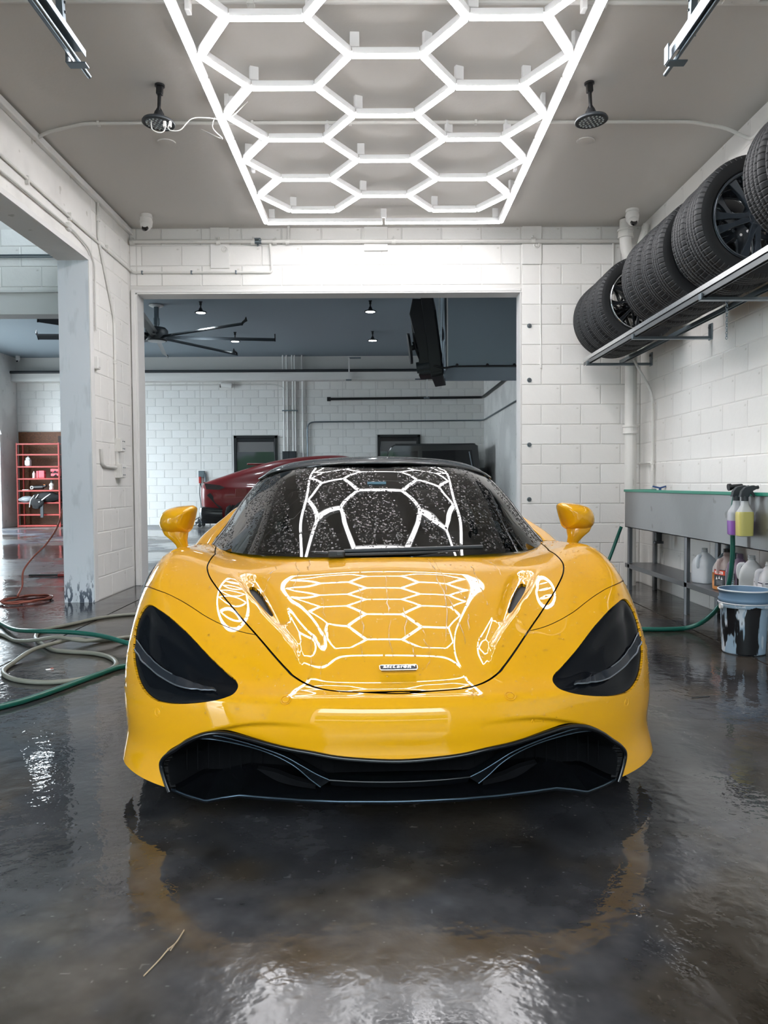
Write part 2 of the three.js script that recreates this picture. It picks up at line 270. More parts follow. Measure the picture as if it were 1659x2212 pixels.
// ---------- round high-bay lamps ----------
function highBay(x, y, z, on, label, tilt = 0) {
  const t = thing('high_bay_light', label, 'ceiling lamp', [x, y, z], 0, on ? 'lit round lamps under the rear ceiling' : 'unlit round lamps under the bay ceiling');
  const hgt = ((on ? HB : HC) - y) / .64; t.scale.setScalar(.64); const q = part(t, 'lamp_body', [lathe([[0, .075], [.06, .07], [.10, .045], [.155, .03], [.165, .012], [.165, 0], [.15, -.006], [.14, 0], [.0, .004]], 40)], M.charcoal);
  const lens = part(t, 'lens', [lathe([[0, -.004], [.10, -.004], [.135, .001], [.135, .01]], on ? 14 : 40)], on ? std({ color: 0xffffff, emissive: lin(.93, .98, 1), emissiveIntensity: BAY_GLOW, roughness: .4 }) : phy({ color: lin(.11, .125, .14), roughness: .2 }));
  if (!on) { const leds = []; for (const [n, rr] of [[18, .115], [12, .08], [6, .042], [1, 0]]) for (let k = 0; k < n; k++) leds.push(sphere(.0105, rr * Math.cos(k / n * 6.283), -.005, rr * Math.sin(k / n * 6.283), 1, .6, 1)); const d = part(lens, 'led_dots', leds, phy({ color: lin(.55, .6, .62), roughness: .15 })); d.userData.kind = 'stuff'; }
  part(t, 'hanger', [cyl(.04, .062, .07, 16).translate(0, .09, 0), rod([0, .1, 0], [0, hgt - .02, 0], .018), bx(-.03, hgt - .1, -.03, .03, hgt - .02, .03, .008), lathe([[0, hgt], [.05, hgt], [.05, hgt - .02], [0, hgt - .03]], 20), bar([-.05, .09, 0], [-.012, .16, 0], .012), bar([.05, .09, 0], [.012, .16, 0], .012)], M.black);
  if (on) { const l = new THREE.SpotLight(lin(.80, .92, 1), BAY_LIGHT, 0, 1.35, .6, 2); l.position.set(x, y - .03, z); l.target.position.set(x, 0, z); l.shadow.radius = 6; l.name = 'bay_lamp'; scene.add(l, l.target); }
  return t;
}
const hbL = highBay(-1.43, 3.38, -5.1, false, 'unlit round lamp left of the hexagon light with loose white cords'); hbL.rotation.z = -.05;
part(hbL, 'cord', [tube([[-.05, .01, .08], [-.03, -.1, .1], [.05, -.13, .1], [.09, -.1, .09], [.09, -.02, .09]], .006, 40, 6), tube([[.14, .0, .08], [.13, -.09, .1], [.24, -.1, .1], [.36, .02, .1], [.5, .06, .05], [.68, .10, -.05], [.86, .36, -.2]], .006, 40, 6), bx(.075, -.07, .075, .105, -.01, .105, .006), bx(.13, -.06, .065, .155, -.005, .095, .006)], M.white, 'loose white power cords');
const hbR = highBay(1.39, 3.38, -5.09, false, 'unlit round lamp right of the hexagon light'); hbR.rotation.z = .06;
const LB = [[-3.19, -13.867, 'lit round lamp to the right of the ceiling fan'], [-3.1, -16.64, 'lit round lamp behind the tips of the fan blades'], [-.16, -13.86, 'lit round lamp nearer of the two beside the black hanging fan'], [-.146, -16.62, 'lit round lamp farther of the two beside the black hanging fan'], [-6.15, -13.7, 'lit round lamp hidden behind the pillar, mirrored in the wet floor at left'], [-6.15, -16.6, 'lit round lamp far left, hidden behind the pillar']];
for (const [x, z, label] of LB) highBay(x, 4.1, z, true, label);
// ---------- ceiling and wall fittings ----------
function domeCamera(x, y, z, label, s = 1) {
  const t = thing('security_camera', label, 'security camera', [x, y, z]);
  part(t, 'mount', [cyl(.05 * s, .055 * s, .03 * s, 24).translate(0, -.015 * s, 0), lathe([[.048, -.03], [.056, -.06], [.05, -.10], [.03, -.12]].map(([a, b]) => [a * s, b * s]), 28)], M.white);
  part(t, 'eyeball', [sphere(.045 * s, 0, -.10 * s, .012 * s)], M.white);
  part(t, 'camera_lens', [cyl(.026 * s, .03 * s, .012 * s, 20).rotateX(1.25).translate(0, -.128 * s, .045 * s)], M.blackGloss, 'round black lens');
}
domeCamera(-2.236, HC, -7.5, 'white dome camera on the ceiling above the pillar wall', 1.1);
domeCamera(2.42, HC + .01, -7.42, 'white dome camera on the ceiling above the white drain pipe', 1.15);
domeCamera(-9.1, HB, -19.5, 'small white dome camera in the far left ceiling corner', 1);
for (const [x, label] of [[-1.607, 'small round vent in the ceiling left of the hexagon light'], [1.578, 'small round vent in the ceiling right of the hexagon light']]) {
  const t = thing('round_vent', label, 'vent', [x, HC, -5.94]);
  part(t, 'cap_disc', [lathe([[0, -.008], [.062, -.006], [.07, 0]], 32)], M.ceiling); part(t, 'cap_rim', [new THREE.TorusGeometry(.066, .004, 6, 32, 2.6).rotateX(Math.PI / 2).translate(0, -.004, 0)], M.white);
}
const cy = HC - .014;
tag(part(scene, 'ceiling_conduit', [pipe([[XL + .005, cy - .05, -5.75], [XL + .1, cy - .01, -5.72], [-2.1, cy, -5.60], [-1.42, cy, -5.6], [2.25, cy, -5.61], [2.5, cy - .05, -5.60], [XR - .012, cy - .16, -5.55], [XR - .012, cy - .06, -4.9], [XR - .012, cy - .06, -3]], .013), ...[-2.0, -.9, -.2, .7, 1.6].map((x) => bx(x - .01, cy - .015, -5.625, x + .01, HC, -5.585, .003))], M.whitePipe), 'pale conduit crossing the bay ceiling behind both unlit round lamps', 'conduit');
tag(part(scene, 'ceiling_conduit_001', [pipe([[XL + .1, cy, -4.2], [XR - .02, cy, -4.25]], .013), bx(-.7, cy - .02, -4.25, -.66, HC, -4.2, .005), bx(1.2, cy - .02, -4.26, 1.24, HC, -4.21, .005)], M.whitePipe), 'pale conduit crossing the ceiling at the very top of the view', 'conduit');
{ const t = thing('junction_box', 'small pale junction box on the ceiling beside the right door track', 'junction box', [1.93, HC, -4.12]); part(t, 'box_body', [bx(-.09, -.05, -.06, .09, 0, .06, .008)], M.whitePipe); part(t, 'box_lid', [bx(-.095, -.058, -.065, .095, -.05, .065, .003)], M.whitePipe); }
// garage door tracks on perforated hangers
function doorTrack(s, label) {
  const t = thing('garage_door_track', label, 'door track', [s * 1.44, 3.1, -3.8], 0);
  const c = [[-.03, .03], [-.03, -.03], [-.026, -.03], [-.026, .026], [.026, .026], [.026, .0], [.03, .0], [.03, .03]];
  part(t, 'track_rail', [extrude(c, 4.2), rod([0, -.03, -.12], [0, -.03, 1.2], .011), bx(-.045, -.055, .0, .045, -.048, .05), bx(-.05, -.05, .0, -.044, .03, .05)], M.galv);
  const strut = (a, b) => { const g = [bar(a, b, .035, .004), bar([a[0] + s * .016, a[1], a[2]], [b[0] + s * .016, b[1], b[2]], .004, .035)]; return g; };
  part(t, 'hanger_angle', strut([s * .02, .02, .12], [s * .03, HC - 3.1, .16]), M.galv);
  part(t, 'hanger_angle', strut([s * .0, .02, .5], [s * .25, HC - 3.1, .10]), M.galv);
  const holes = []; for (let k = 0; k < 11; k++) holes.push(cyl(.006, .006, .006, 8).rotateX(1.57).translate(s * .02, .05 + k * .045, .122)); part(t, 'punched_holes', holes, M.black);
}
doorTrack(-1, 'galvanised garage door track hanging at the top left'); doorTrack(1, 'galvanised garage door track hanging at the top right');
// pipes, plates and boxes on the rear wall
{
  const z = ZR + .045, t = thing('wall_pipe', 'white pipe running across the rear wall under the ceiling', 'pipe');
  part(t, 'pipe_run', [rod([-2.5, 3.487, z], [2.43, 3.468, z], .02), rod([-.91, 3.475, z], [-.91, HC, z], .016)], M.whitePipe);
  for (const x of [-2.49, -1.62, -1.27, -1.05, -.92, .15, 1.56]) part(t, 'pipe_clamp', [cyl(.027, .027, .04, 14).rotateZ(1.57).translate(x, 3.478, z), bx(x - .008, 3.47, ZR, x + .008, 3.53, z, .003)], M.whitePipe);
  part(t, 'valve', [cyl(.024, .024, .07, 12).rotateZ(1.57).translate(-1.22, 3.477, z), rod([-1.22, 3.47, z], [-1.22, 3.43, z + .02], .009), sphere(.018, -1.2, 3.49, z + .02), bar([-1.25, 3.5, z + .03], [-1.19, 3.5, z + .03], .012)], M.galv, 'grey shut-off valve');
  const u = thing('wall_conduit', 'thin white conduit on the rear wall rising to the pipe', 'conduit');
  part(u, 'conduit_run', [pipe([[XL + .012, 3.21, -7.86], [-2.49, 3.182, ZR + .02], [-1.10, 3.178, ZR + .02], [-1.085, 3.2, ZR + .02], [-1.10, 3.46, ZR + .03]], .012)], M.whitePipe);
  for (const x of [-2.4, -1.9, -1.45]) part(u, 'conduit_clip', [bx(x - .008, 3.165, ZR, x + .008, 3.2, ZR + .034, .003)], M.galv);
  for (const [x0, x1, y0, knob, label] of [[-1.707, -1.515, 3.222, 1, 'white patch board high on the rear wall above the opening, left one'], [-.15, .09, 3.388, 0, 'short white patch board at the middle of the rear wall top'], [1.455, 1.652, 3.25, 1, 'white patch board high on the rear wall, right one beside the jamb']]) {
    const b = thing('patch_board', label, 'board', [x0, y0, ZR]);
    part(b, 'board_panel', [bx(0, 0, 0, x1 - x0, HC - y0, .022, .004)], M.white);
    if (knob) part(b, 'round_knockout', [new THREE.TorusGeometry(.026, .006, 8, 24).translate(.145, .19, .024), cyl(.014, .016, .01, 16).rotateX(1.57).translate(.145, .186, .024)], M.whitePipe);
    else part(b, 'lower_lip', [bx(0, 0, .02, x1 - x0, .03, .04, .006)], M.white);
  }
  const w = thing('surface_wire', 'thin white surface wire down the rear wall right of the opening', 'wire'); part(w, 'wire_run', [pipe([[1.64, 3.25, ZR + .01], [1.645, 2.6, ZR + .01], [1.648, 2.32, ZR + .01]], .005)], M.white); part(w, 'wire_cover', [bx(1.637, 2.2, ZR, 1.655, 2.33, ZR + .014, .003)], M.white);
  for (const [y, label] of [[2.63, 'upper anchor bolt in the right jamb blocks'], [2.08, 'middle anchor bolt in the right jamb blocks'], [1.42, 'lower anchor bolt in the right jamb blocks'], [.86, 'lowest anchor bolt in the right jamb blocks, beside the mirror']]) { const b = thing('anchor_bolt', label, 'bolt', [1.53, y, ZR + .006]); part(b, 'bolt_head', [cyl(.014, .014, .02, 6).rotateX(1.57).translate(0, 0, .012)], M.darkSteel); part(b, 'washer', [cyl(.024, .024, .004, 16).rotateX(1.57)], M.galv); }
}
// conduits, switches and sensor on the left wall
{
  const x = XL + .016, t = thing('wall_conduit', 'white conduit dropping down the left wall to the switch boxes', 'conduit');
  part(t, 'conduit_run', [pipe([[x, HC - .02, -6.99], [x, 3.25, -6.98], [x, 2.75, -7.28], [x, 2.6, -7.36], [x, 1.42, -7.36]], .013), pipe([[x, 1.36, -7.36], [x, 1.17, -7.38]], .02), pipe([[x, 1.36, -6.95], [x, 1.225, -6.97], [x, 1.205, -7.05], [x, 1.2, -7.33]], .017)], M.whitePipe);
  part(t, 'conduit_coupling', [cyl(.02, .02, .05, 12).translate(x, 3.42, -6.985), cyl(.019, .019, .03, 12).translate(x, 2.2, -7.36)], M.whitePipe);
  for (const [y0, y1, label] of [[1.35, 1.48, 'upper white switch box on the left wall conduit'], [1.1, 1.235, 'lower white switch box with bolts on the left wall conduit']]) { const b = thing('switch_box', label, 'switch box', [XL, y0, -7.40]); part(b, 'box_body', [bx(0, 0, -.055, .06, y1 - y0, .055, .006)], M.whitePipe); part(b, 'switch_plate', [bx(.06, .004, -.06, .07, y1 - y0 - .004, .05, .003)], M.white); part(b, 'screw', [sphere(.006, .071, .03, -.02), sphere(.006, .071, .1, -.02), sphere(.006, .071, .03, .02), sphere(.006, .071, .1, .02)], M.galv); }
  const s = thing('wall_sensor', 'small white sensor box high on the pillar edge', 'sensor', [XL + .006, 2.06, -6.87]); part(s, 'sensor_body', [bx(0, 0, -.035, .04, .115, .035, .01)], M.white); part(s, 'sensor_cover', [bx(.035, .015, -.028, .045, .10, .028, .006)], M.white);
  tag(part(scene, 'header_conduit', [pipe([[x, 3.24, -3], [x, 3.235, -5.2], [x, 3.21, -6.6], [x, 3.205, -7.1], [x, 3.2, -7.87]], .011), ...[-4.8, -5.6, -6.35, -7.2].map((z) => bx(XL, 3.19, z - .01, x + .012, 3.25, z + .01, .002))], M.whitePipe), 'upper white conduit along the beam over the side opening', 'conduit');
  tag(part(scene, 'header_conduit_001', [pipe([[x + .006, 3.13, -3], [x + .006, 3.12, -6.45], [x + .006, 3.08, -6.75], [x + .006, 2.97, -6.87], [x + .006, 2.4, -6.87]], .009), bx(XL, 3.1, -6.36, x + .012, 3.16, -6.30, .004)], M.whitePipe), 'lower thin white conduit along the beam turning down the pillar', 'conduit');
  tag(part(scene, 'side_room_pipe', [rod([-8, 3.36, -7.87], [XL - TW, 3.36, -7.87], .009), rod([-8, 3.34, -7.87], [XL - TW, 3.34, -7.87], .006)], M.galv), 'dark pipe on the block wall above the left lintel', 'pipe');
  tag(part(scene, 'side_room_bracket', [bx(-2.98, 3.03, ZR, -2.9, 3.24, ZR + .02), bx(-3.0, 3.23, ZR, -2.88, 3.25, ZR + .03)], M.charcoal), 'dark bracket on the block wall beside the pillar top', 'bracket');
}
// drain pipe and thin pipes in the right rear corner
{
  const x = 2.5, z = -7.68, t = thing('drain_pipe', 'thick white cast drain pipe in the right rear corner', 'drain pipe');
  part(t, 'vertical_pipe', [rod([x, .0, z], [x, 3.12, z], .058, 20)], M.whitePipe);
  part(t, 'elbow', [tube([[x, 3.1, z], [x, 3.2, z], [x - .045, 3.32, z], [x - .06, 3.42, z], [x - .06, 3.62, z]], .058, 30, 20)], M.whitePipe);
  for (const [yy, xx] of [[1.55, x], [3.13, x], [3.48, x - .06]]) part(t, 'pipe_hub', [cyl(.072, .072, .075, 24).translate(xx, yy, z), cyl(.079, .079, .02, 24).translate(xx, yy + .037, z), cyl(.076, .076, .014, 24).translate(xx, yy - .03, z)], M.whitePipe);
  part(t, 'side_branch', [tube([[x + .06, 3.3, z], [2.6, 3.45, z + .03], [2.625, 3.56, z + .06]], .033, 12, 12)], M.whitePipe);
  const u = thing('water_pipe', 'thin white water pipe on the right wall above the trough', 'pipe');
  part(u, 'pipe_run', [pipe([[2.45, 2.3, -7.6], [2.5, 2.2, -7.55], [2.63, 1.9, -7.46], [2.635, 1.72, -7.44], [2.635, .95, -7.44]], .014), pipe([[2.635, 1.22, -7.44], [2.635, 1.22, -7.86]], .011)], M.whitePipe);
  for (const y of [1.22, 1.15, .99]) part(u, 'pipe_fitting', [cyl(.019, .019, .035, 12).translate(2.635, y, -7.44)], M.whitePipe);
  tag(part(scene, 'corner_conduit', [rod([2.375, 3.47, ZR + .03], [2.375, 2.5, ZR + .03], .011)], M.whitePipe), 'short thin conduit on the rear wall left of the drain pipe', 'conduit');
}
// ---------- rear room fittings ----------
{ // big ceiling fan
  const t = thing('ceiling_fan', 'very large dark ceiling fan with long thin blades', 'ceiling fan', [-4.05, 3.72, -14.1], .06);
  part(t, 'ceiling_plate', [lathe([[0, HB - 3.72], [.13, HB - 3.72], [.13, HB - 3.74], [.09, HB - 3.76], [0, HB - 3.76]], 24)], M.white);
  part(t, 'down_rod', [rod([0, .1, 0], [0, HB - 3.73, 0], .045, 16), cyl(.055, .055, .12, 16).translate(0, .28, 0)], M.galv);
  part(t, 'motor', [lathe([[0, .17], [.16, .165], [.20, .12], [.21, .02], [.17, -.04], [.19, -.05], [.17, -.075], [0, -.08]], 36)], M.charcoal);
  part(t, 'motor_cap', [lathe([[0, -.082], [.15, -.08], [.17, -.07]], 32)], std({ color: lin(.5, .52, .53), roughness: .4 }));
  const bg = (() => { const s = [[-.07, .0], [-.03, .014], [.03, .014], [.075, -.004], [.03, .004], [-.03, .003]]; const g = extrude(s, 1.95).rotateX(0).translate(0, 0, .17); return g.applyMatrix4(new THREE.Matrix4().makeRotationZ(.62)); })();
  const tip = extrude([[-.072, -.004], [.0, .02], [.08, .0], [.1, .07], [.06, .05], [-.03, .045]], .02).applyMatrix4(new THREE.Matrix4().makeRotationZ(.62)).translate(0, 0, 2.12);
  const arm = bx(-.03, -.012, .12, .03, .012, .42, .004);
  for (const a of [5, 54, 95, 146, 188, 232, 269, 314]) { const b = part(t, 'blade', bg, std({ color: lin(.05, .058, .065), roughness: .35, metalness: .3 })); b.rotation.y = a * Math.PI / 180; part(b, 'blade_tip', tip, M.black); part(b, 'blade_arm', arm, M.charcoal); }
}
{ // black drum fan hung beside the soffit: box frame with motor and belt guard, seen from the side
  const t = thing('hanging_fan', 'tall black square barn fan hanging tilted beside the soffit', 'fan', [.84, 3.3, -12.1], 0); t.rotation.z = .13; t.rotation.y = -.12;
  part(t, 'fan_housing', [bx(-.09, -.68, -.6, .09, -.64, .6, .01), bx(-.09, .56, -.6, .09, .6, .6, .01), bx(-.09, -.68, .57, .09, .6, .6, .01), bx(-.09, -.68, -.6, .09, .6, -.57, .01), bx(.0, -.65, .55, .085, .58, .575)], M.black);
  part(t, 'side_panel', [bx(-.085, -.62, .585, .085, .54, .606, .01)], M.black);
  part(t, 'shroud', [lathe([[.56, -.08], [.52, .0], [.55, .08], [.58, .08], [.55, 0], [.59, -.08]], 40).rotateZ(Math.PI / 2)], M.black);
  for (let k = 0; k < 5; k++) { const b = part(t, 'fan_blade', extrude([[-.06, .1], [.06, .1], [.14, .5], [-.1, .52]], .004, .001).rotateY(1.2), M.charcoal); b.rotation.x = k * 1.2566; }
  part(t, 'back_cover', [extrude([[-.2, -.6], [-.04, -.62], [-.04, .48], [-.15, .5], [-.22, .3], [-.16, -.3]], .5, .02).translate(-.05, 0, .05)], M.black);
  part(t, 'tube_guard', [pipe([[-.06, .46, .5], [-.22, .46, .5], [-.27, .3, .5], [-.27, -.2, .5], [-.22, -.4, .5]], .018, 8, .12)], M.black);
  part(t, 'belt_pulley', [cyl(.23, .23, .035, 28).rotateZ(1.57).rotateY(.12).translate(-.36, -.18, .4), rod([-.36, -.18, .4], [-.1, -.14, .4], .04)], M.black);
  part(t, 'motor', [cyl(.085, .085, .26, 24).rotateZ(1.57).translate(-.16, -.5, .5), bx(-.26, -.6, .42, -.06, -.57, .58)], M.charcoal);
  part(t, 'motor_mount', [bar([-.22, -.56, .5], [-.05, -.64, .5], .03), bar([-.3, -.1, .45], [-.2, -.45, .48], .02), bar([-.26, -.12, .45], [-.15, -.45, .48], .02)], M.black);
  part(t, 'hanging_rod', [rod([-.06, .6, .4], [-.06, 1.2, .4], .008), rod([-.06, .6, -.4], [-.06, 1.2, -.4], .008)], M.black);
}
tag(part(scene, 'soffit_cable', [pipe([[.8, 2.78, -11.46], [.95, 2.735, -11.46], [1.1, 2.765, -11.47], [XR - .01, 2.77, -11.47]], .014), ...[1.15, 1.6, 2.0, 2.4].map((x) => sphere(.022, x, 2.785, -11.47))], M.black), 'black cable along the lower edge of the grey soffit', 'cable');
{ // pipes and conduits on the back wall
  const z = ZB + .05;
  const a = thing('wall_conduit', 'bundle of vertical grey conduits on the back wall above the electrical box', 'conduit');
  for (const [x, y0, y1] of [[-2.45, 1.85, 3.66], [-2.36, 1.85, 3.66], [-2.22, 1.85, 3.66], [-2.155, 1.85, 3.66], [-1.97, 1.7, 3.66]]) part(a, 'conduit_run', [rod([x, y0, z], [x, y1, z], .022), rod([x, 3.86, ZB + .2], [x, HB, ZB + .2], .02)], M.trim);
  part(a, 'conduit_strap', [bx(-2.5, 2.9, ZB, -2.1, 2.93, z + .03, .004)], M.galv);
  const b = thing('electrical_box', 'grey electrical box low on the back wall under the conduits', 'electrical box', [-2.5, 1.5, ZB + .012]); part(b, 'box_body', [bx(0, 0, 0, .36, .375, .13, .008)], M.charcoal); part(b, 'box_door', [bx(.02, .02, .13, .17, .355, .14, .004), bx(.19, .02, .13, .34, .355, .14, .004)], M.charcoal);
  tag(part(scene, 'wall_conduit_004', [pipe([[-1.86, 1.5, z], [-1.86, 2.62, z], [2.64, 2.64, z], [2.645, 2.64, -19], [2.645, 2.62, -14.6]], .018, 8, .18)], M.galv), 'long grey conduit bending down the back wall at mid height', 'conduit');
  tag(part(scene, 'wall_pipe_001', [pipe([[-1.3, 3.2, z + .02], [2.62, 3.225, z + .02], [2.63, 3.2, -16.6], [2.63, 3.2, -13]], .032, 8, .1), cyl(.055, .055, .09, 14).rotateZ(1.57).translate(-1.3, 3.2, z + .02)], M.black), 'black pipe with a capped end high on the back wall', 'pipe');
  tag(part(scene, 'wall_conduit_005', [pipe([[-6.3, 3.58, z], [-2.7, 3.585, z], [-2.46, 3.5, z], [-2.46, 3.3, z]], .016, 8, .15)], M.whitePipe), 'pale conduit under the ledge of the back wall, behind the fan', 'conduit');
  for (const [x, y0, y1, w, label] of [[-.77, 3.66, 4.2, .3, 'pale bracket arm hanging from the ceiling over the back wall ledge'], [1.19, 3.2, 3.66, -.3, 'pale bracket arm carrying the black pipe']]) { const t = thing('bracket_arm', label, 'bracket', [x, y0, ZB + .24]); part(t, 'arm_post', [bar([0, 0, .1], [0, y1 - y0, .12], .035)], M.trim); part(t, 'arm_foot', [bx(0, y1 - y0 - .02, .09, w, y1 - y0 + .01, .13, .004), bx(-.08, -.03, .08, .06, .0, .14, .004)], M.galv); }
  const c = thing('bullet_camera', 'white bullet camera under the back wall ledge', 'security camera', [-3.9, 3.56, ZB + .12]); part(c, 'camera_body', [cyl(.06, .065, .28, 20).rotateZ(1.45)], M.white); part(c, 'camera_lens', [cyl(.045, .045, .02, 20).rotateZ(1.45).translate(-.15, -.018, 0)], M.blackGloss); part(c, 'camera_mount', [rod([.08, 0, 0], [.12, .0, -.11], .025)], M.white);
  const d = thing('outlet_box', 'wall outlet with a red and a grey cord behind the red car', 'outlet', [-4.6, 1.22, ZB]); part(d, 'box_body', [bx(-.06, 0, 0, .09, .17, .07, .006)], M.galv); part(d, 'red_plug', [bx(-.05, -.15, .03, .01, .02, .09, .01)], std({ color: lin(.45, .03, .02), roughness: .5 }), 'red plug'); part(d, 'cord', [tube([[-.02, -.15, .07], [-.03, -.4, .08], [.0, -.8, .1], [-.1, -1.19, .2], [-.15, -1.21, .5]], .01, 30, 6), tube([[-.01, -.15, .07], [.08, -.5, .1], [.2, -.8, .12], [.3, -1.21, .4]], .01, 30, 6)], M.charcoal); part(d, 'drop_conduit', [pipe([[.06, .1, .04], [.11, .1, .04], [.11, -.5, .04], [.25, -.62, .04]], .02)], M.galv);
  const e = thing('wheel_dolly', 'low grey dolly with tangled cables behind the red car', 'dolly', [-3.95, 0, -18.9]); part(e, 'dolly_frame', [bx(-.55, .09, -.25, .6, .13, .25, .01), bx(-.5, .13, .0, .3, .2, .2, .01)], M.charcoal); for (const [x, z2] of [[-.45, .2], [.45, .2], [-.45, -.2], [.45, -.2]]) part(e, 'caster', [cyl(.045, .045, .03, 14).rotateX(1.57).translate(x, .045, z2)], M.black); part(e, 'cable_tangle', [tube([[-.7, .05, .1], [-.5, .22, .2], [-.1, .3, .15], [.1, .15, .25], [.4, .26, .2], [.6, .1, .1], [.3, .14, .28], [-.2, .2, .24]], .012, 60, 6)], M.black).userData.kind = 'stuff';
}
{ // red shelf with odds and ends before a plywood board
  const red = std({ color: lin(.36, .022, .014), roughness: .35 }), ply = tex(512, (u, v) => { const w = fbm(u * .5, v * .6, 6, 4, 61), g = .5 + .5 * Math.sin((w * 14 + u * 2) * 6.283); const f = fbm(u, v, 80, 2, 9); return [.34 + .1 * g + .05 * f, .20 + .065 * g + .03 * f, .105 + .035 * g]; }, true);
  const p = thing('plywood_board', 'brown plywood board leaning behind the red shelf', 'board', [-8.65, 0, ZB + .02]); part(p, 'board_sheet', [bx(-.6, 0, 0, .6, 2.41, .02)], std({ map: ply, roughness: .55 })); part(p, 'dark_edge', [bx(.43, 0, .02, .56, 2.3, .07, .01)], std({ color: lin(.03, .016, .014), roughness: .6 }));
  const X0 = -9.03, X1 = -7.99, s = thing('metal_shelf', 'tall red metal shelf in the far left corner', 'shelf', [(X0 + X1) / 2, 0, -19.35]), hw = (X1 - X0) / 2, Y = [2.085, 1.82, 1.52, 1.22, .925, .62, .325, .05];
  for (const [x, z] of [[-hw, .17], [hw, .17], [-hw, -.17], [hw, -.17]]) part(s, 'upright', [bx(x - .018, 0, z - .018, x + .018, 2.1, z + .018, .004)], red);
  for (const y of Y) part(s, 'shelf_board', [bx(-hw, y - .012, -.17, hw, y, .18, .003), bx(-hw, y - .036, .17, hw, y + .002, .19, .004)], red);
  const at = (x, y, z = -19.28) => [x, y + .001, z];
  const jg = thing('jug', 'clear jug with a white label on the red shelf', 'jug', at(-8.79, 1.52)); part(jg, 'jug_body', [lathe([[0, 0], [.065, 0], [.072, .02], [.072, .14], [.06, .18], [.025, .23], [.02, .25], [0, .25]], 24)], phy({ color: lin(.55, .58, .6), roughness: .25 })); part(jg, 'jug_label', [bx(-.06, .03, .062, .06, .14, .075, .004)], M.white); part(jg, 'jug_handle', [new THREE.TorusGeometry(.045, .009, 8, 16, 3.1).translate(0, .175, .04)], M.white);
  const b1 = thing('bottle', 'small white bottle beside the pink case on the red shelf', 'bottle', at(-8.66, 1.22)); part(b1, 'bottle_body', [lathe([[0, 0], [.036, 0], [.038, .12], [.016, .15], [0, .15]], 20)], M.white); part(b1, 'bottle_cap', [cyl(.015, .015, .03, 14).translate(0, .163, 0)], M.white);
  const pink = std({ color: lin(.72, .10, .13), roughness: .4 });
  const k1 = thing('tool_case', 'pinkish red case standing on the middle of the red shelf', 'case', at(-8.475, 1.22)); part(k1, 'case_shell', [bx(-.11, 0, -.05, -.055, .185, .05, .012), bx(-.05, 0, -.05, .1, .19, .06, .015)], pink); part(k1, 'case_latch', [bx(.095, .11, -.02, .112, .15, .03, .004), bx(-.03, .03, .06, .07, .036, .064)], std({ color: lin(.35, .03, .04), roughness: .5 }));
  const k2 = thing('tool_case', 'pinkish red tool holder with dark cutouts at the right of the shelf', 'case', at(-8.11, 1.22)); part(k2, 'holder_frame', [bx(-.11, .05, -.05, .1, .12, .05, .01), bx(-.12, .16, -.05, .1, .235, .05, .01), bx(-.1, .1, -.05, .1, .17, -.02)], pink); part(k2, 'cutout', [extrude([[-.07, .12], [.0, .19], [.07, .13]], .01).translate(0, 0, .05), extrude([[-.04, .045], [.02, .1], [.05, .05]], .01).translate(0, 0, .05)], M.blackMatte);
  const s1 = thing('spray_bottle', 'white spray bottle with black head on the red shelf', 'spray bottle', at(-8.23, .925)); part(s1, 'bottle_body', [lathe([[0, 0], [.05, 0], [.052, .05], [.04, .08], [.055, .11], [.055, .14], [.02, .185], [0, .185]], 20)], M.white); part(s1, 'spray_head', [bx(-.02, .185, -.02, .035, .235, .02, .008), bx(-.02, .225, -.012, .015, .25, .012, .004)], M.black);
  const d1 = thing('polisher', 'dark corded polishing tool lying on the red shelf', 'power tool', at(-8.55, .925)); part(d1, 'tool_body', [rod([-.16, .06, 0], [.12, .07, 0], .05, 16), rod([.1, .07, 0], [.2, .11, .02], .03, 12)], M.black); part(d1, 'tool_ring', [new THREE.TorusGeometry(.035, .01, 8, 20).translate(-.15, .06, .05)], M.white); part(d1, 'orange_switch', [bx(.13, .12, .0, .18, .14, .03, .004)], std({ color: lin(.7, .18, .02), roughness: .4 }));
  const d2 = thing('paper_pad', 'white pad lying at the left of the red shelf', 'pad', at(-8.85, .925)); part(d2, 'pad_sheets', [bx(-.08, 0, -.06, .08, .015, .08, .003)], M.white);
  const bag = thing('cloth_heap', 'heap of crumpled black and grey bags hanging over the red shelf', 'bags', at(-8.5, .62, -19.26));
  const lump = (cx, cy2, cz, a, b, c, sd) => { const g = new THREE.SphereGeometry(1, 26, 18), q = g.attributes.position; for (let i = 0; i < q.count; i++) { const x = q.getX(i), y = q.getY(i), z = q.getZ(i), n = 1 + .5 * (fbm(x * .5 + .5, y * .5 + z * .3 + .5, 5, 3, sd) - .5); q.setXYZ(i, cx + x * a * n, cy2 + y * b * n, cz + z * c * n); } g.computeVertexNormals(); return g; };
  part(bag, 'black_bag', [lump(.18, .12, .0, .34, .13, .16, 3), lump(.0, -.03, .19, .16, .13, .05, 5)], M.blackMatte); part(bag, 'grey_bag', [lump(-.33, .07, .03, .2, .085, .15, 8)], std({ color: lin(.30, .32, .34), roughness: .35 }), 'shiny grey plastic bag');
  part(bag, 'white_strap', [tube([[-.1, .17, .14], [-.16, .05, .2], [-.19, -.12, .2]], .012, 16, 6), tube([[.0, .2, .12], [-.06, .05, .2], [-.03, -.03, .22]], .012, 16, 6), tube([[.3, .2, .12], [.22, .14, .17], [.1, .04, .2], [.05, .0, .23]], .016, 20, 6)], M.white); part(bag, 'hanging_sleeve', [bx(.07, -.38, .17, .15, -.02, .2, .01)], M.charcoal);
}
